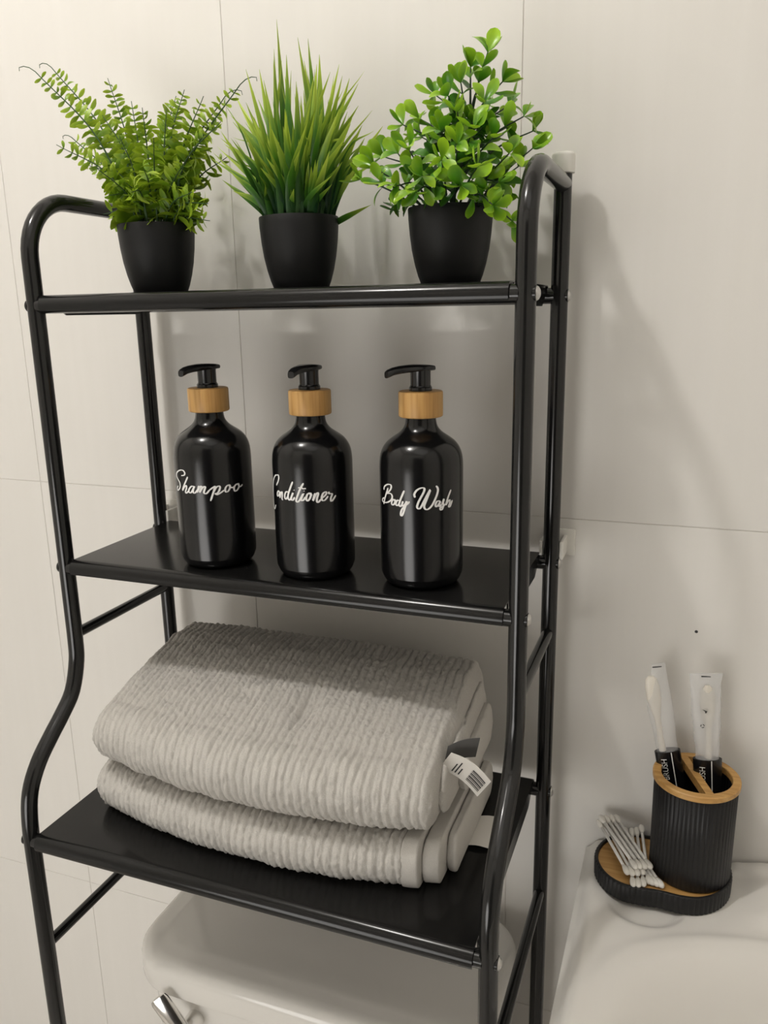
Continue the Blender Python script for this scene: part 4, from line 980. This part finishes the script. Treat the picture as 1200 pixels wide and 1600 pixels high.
for sx, yf, yk, z in ((0.13, -0.42, -0.10, -1.0), (0.12, -0.41, -0.10, -0.93), (0.115, -0.42, -0.09, -0.80), (0.15, -0.56, -0.04, -0.70), (0.185, -0.64, -0.03, -0.63), (0.188, -0.65, -0.03, -0.605)):
    L.append((rrect(0.005 - sx, 0.005 + sx, yf, yk, sx * 0.7, 0.02), z))
obj('bowl', stack(L), 'ceramic', toilet, 40)
L = []
for d, z in ((0.004, -0.604), (0.0, -0.600), (0.0, -0.580), (0.006, -0.573)):
    L.append((rrect(-0.182 + d, 0.192 - d, -0.65 + d, -0.24 - d, 0.13, 0.02), z))
obj('seat_lid', stack(L), 'ceramic', toilet, 40)
g, _, _, _ = loft_path((-0.1000, -0.2120, -0.2370), (-0.1330, -0.2125, -0.1955), [(0.0, 0.0030, 0.0012, 0), (0.03, 0.0070, 0.0024, 0), (0.2, 0.0092, 0.0030, 0), (0.6, 0.0100, 0.0030, 0), (0.9, 0.0100, 0.0028, 0), (0.98, 0.0085, 0.0022, 0), (1.0, 0.0030, 0.0010, 0)], (0.25, -0.90, 0.35), 20)
lev = obj('flush_lever', join(g, tube([(-0.1060, -0.188, -0.2340), (-0.1060, -0.2035, -0.2340), (-0.1060, -0.2150, -0.2340), (-0.1060, -0.2170, -0.2340)], [0.0095, 0.0095, 0.0085, 0.005], 20)), 'chrome', toilet, 40)
lev['label'] = 'chrome flush lever'

# ---------------------------------------------------------------- wash basin
SZ = -0.062
sink = thing('wash_basin', 'white ceramic wash basin at right, its left end beside the rack', 'sink', (0.52, -0.22, -1.0))
SX0, SX1, SYF, SYK = 0.2565, 0.80, -0.48, -0.003
nx, ny = 190, 170
def sstep(a, b, t):
    t = np.clip((t - a) / (b - a), 0, 1)
    return t * t * (3 - 2 * t)
u = np.linspace(0, 1, nx)
v = np.linspace(0, 1, ny)
X, Y = np.meshgrid(SX0 + (SX1 - SX0) * u, SYF + (SYK - SYF) * v, indexing='ij')
bcx, bcy, bhx, bhy = 0.530, -0.272, 0.241, 0.166
q = (np.abs((X - bcx) / bhx) ** 3.0 + np.abs((Y - bcy) / bhy) ** 3.0) ** (1 / 3.0)
Zs = np.full(X.shape, SZ)
Zs -= 0.125 * sstep(-1.015, -0.45, -q) ** 0.85
Zs += 0.0022 * np.exp(-((q - 1.06) / 0.035) ** 2)
edge = np.minimum(np.minimum(X - SX0, SX1 - X), Y - SYF)
Zs -= 0.012 * (1 - sstep(0.0, 0.016, edge)) ** 1.4
Zs += 0.003 * np.exp(-((X - (SX0 + 0.016)) / 0.008) ** 2) * sstep(0.10, 0.13, -Y)
dish = np.sqrt(((X - 0.318) / 0.036) ** 2 + ((Y + 0.083) / 0.031) ** 2)      # shallow moulded soap dish
Zs -= 0.004 * sstep(-1.04, -0.72, -dish)
deck = Y - (-0.112 + 0.055 * np.exp(-((X - 0.395) / 0.03) ** 2))
Zs += 0.005 * sstep(0.398, 0.425, X) * sstep(0.0, 0.018, Y + 0.085 + 0.0 * deck)
Zs += 0.006 * sstep(-0.018, -0.006, Y) * sstep(0.385, 0.40, X)
V = np.stack([X, Y, Zs], -1).reshape(-1, 3).tolist()
F = []
for i in range(nx - 1):
    for j in range(ny - 1):
        a = i * ny + j
        F.append((a, a + ny, a + ny + 1, a + 1))
bi = [i * ny for i in range(nx)] + [(nx - 1) * ny + j for j in range(1, ny)] + [i * ny + ny - 1 for i in range(nx - 2, -1, -1)] + [j for j in range(ny - 2, 0, -1)]
prev = bi
for dz, sc in ((0.012, 1.0), (0.050, 0.99), (0.110, 0.90), (0.175, 0.62), (0.20, 0.35)):
    cur = []
    for k in bi:
        x, y, z = V[k]
        cur.append(len(V))
        V.append((0.528 + (x - 0.528) * sc, SYK + (y - SYK) * sc, SZ - 0.012 - dz))
    m = len(bi)
    for k in range(m):
        F.append((prev[k], cur[k], cur[(k + 1) % m], prev[(k + 1) % m]))
    prev = cur
F.append(tuple(prev))
obj('basin', (V, F), 'ceramic', sink, 60)
obj('pedestal', stack([(rrect(0.44, 0.62, -0.22, -0.02, 0.06), -1.0), (rrect(0.45, 0.61, -0.21, -0.02, 0.06), -0.9), (rrect(0.46, 0.60, -0.20, -0.02, 0.06), -0.30), (rrect(0.45, 0.61, -0.21, -0.02, 0.06), -0.262)]), 'ceramic', sink, 40)
obj('drain', lathe([(0.02, 0.0), (0.021, 0.0015), (0.016, 0.003), (0.006, 0.002)], (0.53, -0.272, SZ - 0.126), 24), 'chrome', sink, 40)

# tray, cup, brushes, swabs
TRAY = [(0.2695, -0.055), (0.2745, -0.070), (0.2840, -0.0820), (0.2985, -0.0892), (0.3140, -0.0895), (0.3300, -0.0878), (0.3484, -0.0885), (0.3650, -0.0850), (0.3800, -0.0735), (0.3900, -0.056), (0.3922, -0.038), (0.3880, -0.018), (0.3740, -0.0065), (0.3500, -0.0045), (0.3250, -0.0055), (0.2980, -0.0075), (0.2800, -0.0200), (0.2710, -0.0370)]
ol = np.array(smooth_closed(TRAY, 14))[::1]
area = 0.5 * np.sum(ol[:, 0] * np.roll(ol[:, 1], -1) - np.roll(ol[:, 0], -1) * ol[:, 1])
tray = thing('tray', 'black ribbed tray with bamboo inlay on the wash basin corner', 'tray', (0.332, -0.047, SZ))
seglen = np.linalg.norm(np.roll(ol, -1, 0) - ol, axis=1)
arc = np.concatenate([[0], np.cumsum(seglen)])[:-1]
def ribbed_outline(d, amp):
    base_o = offset_closed(ol, d)
    w = amp * np.abs(np.sin(np.pi * arc / 0.0046)) ** 0.6
    t = np.roll(ol, -1, 0) - np.roll(ol, 1, 0)
    nr = np.stack([t[:, 1], -t[:, 0]], 1)
    nr /= np.linalg.norm(nr, axis=1, keepdims=True)
    return base_o + nr * w[:, None]
if area < 0:
    ol = ol[::-1]
    seglen = np.linalg.norm(np.roll(ol, -1, 0) - ol, axis=1)
    arc = np.concatenate([[0], np.cumsum(seglen)])[:-1]
dense = []
for i in range(len(ol)):
    for k in range(2):
        dense.append(ol[i] + (ol[(i + 1) % len(ol)] - ol[i]) * k / 2)
ol = np.array(dense)
seglen = np.linalg.norm(np.roll(ol, -1, 0) - ol, axis=1)
arc = np.concatenate([[0], np.cumsum(seglen)])[:-1]
lv = [(-0.0025, 0.0, SZ + 0.0002), (-0.001, 0.0006, SZ + 0.0012), (-0.0008, 0.0009, SZ + 0.0170), (-0.0012, 0.0004, SZ + 0.0182), (-0.0018, 0.0, SZ + 0.0185), (-0.0032, 0.0, SZ + 0.0185), (-0.0036, 0.0, SZ + 0.0178), (-0.0037, 0.0, SZ + 0.0120)]
obj('tray_body', loft([[(x, y, z) for x, y in ribbed_outline(d, a)] for d, a, z in lv]), 'ribbed', tray, 40)
inl = offset_closed(ol, -0.0038)[::2]
obj('bamboo_inlay', loft([[(x, y, SZ + 0.0122) for x, y in inl], [(x, y, SZ + 0.0160) for x, y in inl]]), 'bamboo_flat', tray, 30)

CX, CY, CZ = 0.3545, -0.0420, SZ + 0.0161
cup = thing('toothbrush_holder', 'black ribbed toothbrush holder with bamboo rim standing on the tray', 'holder', (CX, CY, CZ))
rip = lambda a, z: 0.0008 * abs(math.sin(a * 27)) ** 0.6 if 0.002 < z < 0.0925 else 0.0
prof = [(0.0335, 0.0), (0.0348, 0.0008), (0.0350, 0.0026), (0.0352, 0.050), (0.0355, 0.0922), (0.0352, 0.0930), (0.0325, 0.0930), (0.0322, 0.088), (0.0318, 0.006), (0.030, 0.004)]
obj('cup', lathe(prof, (CX, CY, CZ), 324, ripple=rip), 'ribbed', cup, 60)
ro, ri = 0.0378, 0.0305
rz = CZ + 0.0931
obj('bamboo_rim', loft([[(CX + r * math.cos(2 * math.pi * k / 72), CY + r * math.sin(2 * math.pi * k / 72), rz + z) for k in range(72)] for r, z in
    ((ri, 0.0), (ro - 0.001, 0.0), (ro, 0.001), (ro, 0.0052), (ro - 0.001, 0.0062), (ri + 0.0006, 0.0062), (ri, 0.0056), (ri, 0.0))], False, False), 'bamboo_flat', cup, 35)
dv = Vector((0.36, -0.93, 0)).normalized()
sv = Vector((-dv.y, dv.x, 0))
pr = []
cc = Vector((CX, CY, 0))
prd = []
for zz in (rz - 0.002, rz + 0.0058):
    prd.append([tuple(cc + dv * a + sv * b + Vector((0, 0, zz))) for a, b in ((-0.0315, -0.0034), (0.0315, -0.0034), (0.0315, 0.0034), (-0.0315, 0.0034))])
obj('divider', loft(prd), 'bamboo_flat', cup, 30)

def text_mesh(body, size):
    cu = bpy.data.curves.new('printed_text', 'FONT')
    cu.body = body
    cu.size = size
    cu.align_x = 'CENTER'
    cu.align_y = 'CENTER'
    o = bpy.data.objects.new('printed_text', cu)
    COL.objects.link(o)
    dg = bpy.context.evaluated_depsgraph_get()
    me = bpy.data.meshes.new_from_object(o.evaluated_get(dg))
    V = [tuple(v.co) for v in me.vertices]
    F = [tuple(p.vertices) for p in me.polygons]
    bpy.data.objects.remove(o)
    bpy.data.meshes.remove(me)
    return V, F

def packed_brush(label, A, B, face, hw, band_t, head_side, milky):
    t = thing('packaged_toothbrush', label, 'toothbrush', A, 'packaged toothbrushes in the holder')
    A, B = Vector(A), Vector(B)
    L = (B - A).length
    hs = head_side
    st = [(0.02, 0.0030, 0.0022, hs), (0.30, 0.0034, 0.0024, hs), (0.50, 0.0034, 0.0026, hs), (0.66, 0.0027, 0.0022, hs), (0.72, 0.0030, 0.0022, hs), (0.77, 0.0048, 0.0024, hs), (0.82, 0.0066, 0.0026, hs), (0.88, 0.0066, 0.0026, hs), (0.925, 0.0052, 0.0022, hs), (0.94, 0.0025, 0.0014, hs)]
    g, s, f, d = loft_path(A, B, st, face)
    obj('toothbrush', g, 'brush', t, 60)
    wr = []
    rr = random.Random(int(L * 1e5) + 3)
    for k in range(19):
        q = k / 18
        w = hw * (0.90 + 0.10 * math.sin(q * 9)) if q < 0.93 else hw * (0.98 + 0.12 * (q - 0.93) / 0.07)
        th = 0.0046 * (0.55 + 0.45 * math.sin(min(1, q * 1.05) * math.pi)) if q < 0.93 else 0.0007
        sh = rr.uniform(-0.0005, 0.0005)
        if not milky and q > 0.8:                               # torn, pointed end
            w *= 1 - 0.55 * (q - 0.8) / 0.2
            sh += 0.0050 * (q - 0.8) / 0.2
        wr.append((q, w, th, sh))
    g, s, f, d = loft_path(A, B, wr, face, 20)
    obj('wrapper', g, 'film_milky' if milky else 'film', t, 60)
    b = [(0.03, hw * 0.93, 0.0044, 0), (band_t * 0.5, hw * 0.96, 0.0052, 0), (band_t, hw * 0.98, 0.0054, 0)]
    g, s, f, d = loft_path(A, B, b, face, 20)
    bd = obj('printed_band', g, 'band', t, 60)
    bd['label'] = 'black printed band of the wrapper'
    V, F = text_mesh('BRUSH', 0.0070)
    c = A + d * (band_t * L - 0.0165)
    on = lambda x: f * (0.0054 * math.sqrt(max(0.0, 1 - (x / (hw * 0.98)) ** 2)) + 0.0005)
    obj('lettering', ([tuple(c + d * x + s * (-y - hw * 0.38) + on(-y - hw * 0.38)) for x, y, z in V], F), 'print', bd, 0)
    for off, wd in ((hw * 0.22, 0.00045),):
        qd = []
        for a_, e in ((0.30, -1), (band_t, -1), (band_t, 1), (0.30, 1)):
            qd.append(tuple(A + d * (a_ * L) + s * (off + e * wd) + on(off)))
        obj('print_line', (qd, [(0, 1, 2, 3)]), 'print', bd, 0)
    mk = []
    return t, A, B, s, f, d, L

face = (0.10, -0.93, 0.35)
r1 = packed_brush('toothbrush in clear wrapper leaning left in the holder, its bare head showing', (0.3490, -0.031, -0.034), (0.3105, -0.030, 0.1500), face, 0.0118, 0.545, -0.0040, False)
r2 = packed_brush('toothbrush in milky clear wrapper upright in the right half of the holder', (0.3715, -0.036, -0.034), (0.3555, -0.031, 0.1480), face, 0.0128, 0.55, 0.0010, True)
t, A, B, s, f, d, L = r2
V, F = [], []
for k in range(3):                                              # small recycling mark: three bent arrows
    a0 = k * 2 * math.pi / 3
    c = A + d * (0.735 * L) - s * 0.0042 + f * 0.0050
    ring = []
    for a in np.linspace(a0, a0 + 1.5, 5):
        for r_ in (0.0011, 0.0019):
            ring.append(tuple(c + s * r_ * math.cos(a) + d * r_ * math.sin(a)))
    n0 = len(V)
    V += ring
    F += [(n0 + 2 * i, n0 + 2 * i + 1, n0 + 2 * i + 3, n0 + 2 * i + 2) for i in range(4)]
obj('recycling_mark', (V, F), 'ink', t, 0)
c = A + d * (0.815 * L) - s * 0.0022 + f * 0.0050
obj('printed_mark', ([tuple(c + s * a + d * b) for a, b in ((-0.0022, 0.0015), (0.0024, -0.0004), (0.0012, -0.0024), (0.0002, -0.0020), (0.0004, -0.0008))], [(0, 1, 2, 3, 4)]), 'ink', t, 0)
for (t, A, B, s, f, d, L), off in ((r1, 0.003), (r2, 0.0)):
    c = A + d * (0.985 * L) + s * off + f * 0.0012
    obj('printed_mark', ([tuple(c + s * a + d * b) for a, b in ((-0.004, 0.0008), (0.004, 0.0002), (0.004, -0.0006), (-0.004, -0.0004))], [(0, 1, 2, 3)]), 'ink', t, 0)

# cotton swabs: one built, the rest copied with their parts
def make_swab():
    t = thing('cotton_swab', 'white cotton swab with paper stick in the pile on the bamboo tray', 'cotton swab', (0, 0, 0), 'cotton swabs piled on the tray')
    t.location = (0, 0, 0)
    Lh = 0.075
    def local(name, vf, mat):
        me = bpy.data.meshes.new(name)
        me.from_pydata([tuple(p) for p in vf[0]], [], vf[1])
        me.materials.append(M[mat])
        me.polygons.foreach_set('use_smooth', [True] * len(me.polygons))
        o = bpy.data.objects.new(name, me)
        COL.objects.link(o)
        o.parent = t
        return o
    local('stick', tube([(0, 0.008, 0), (0, Lh - 0.008, 0)], 0.0015, 8), 'stick')
    tip = [(0.0, 0.0009), (0.0006, 0.0016), (0.0016, 0.0025), (0.0035, 0.0029), (0.0065, 0.0028), (0.0095, 0.0021), (0.0115, 0.0015)]
    local('cotton_tip', tube([(0, y, 0) for y, r in tip], [r for y, r in tip], 10), 'cotton')
    local('cotton_tip', tube([(0, Lh - y, 0) for y, r in tip], [r for y, r in tip], 10), 'cotton')
    return t
proto = make_swab()
for i, sw in enumerate(SWABS):
    a, b = Vector(sw[:3]), Vector(sw[3:])
    if i == 0:
        r = proto
    else:
        r = proto.copy()
        COL.objects.link(r)
        for ch in list(proto.children):
            c = ch.copy()
            c.parent = r
            COL.objects.link(c)
    layer, row, k = ('bottom', 7, i) if i < 7 else (('middle', 4, i - 7) if i < 11 else ('top', 4, i - 11))
    word = ('first', 'second', 'third', 'fourth', 'fifth', 'sixth', 'seventh')[k]
    r['label'] = "white cotton swab, %s from left by front tips in the pile's %s layer" % (word, layer)
    dd = b - a
    r.location = (a.x, a.y, a.z + Z0)
    r.rotation_euler = (math.asin(dd.z / dd.length), 0, math.atan2(-dd.x, dd.y))
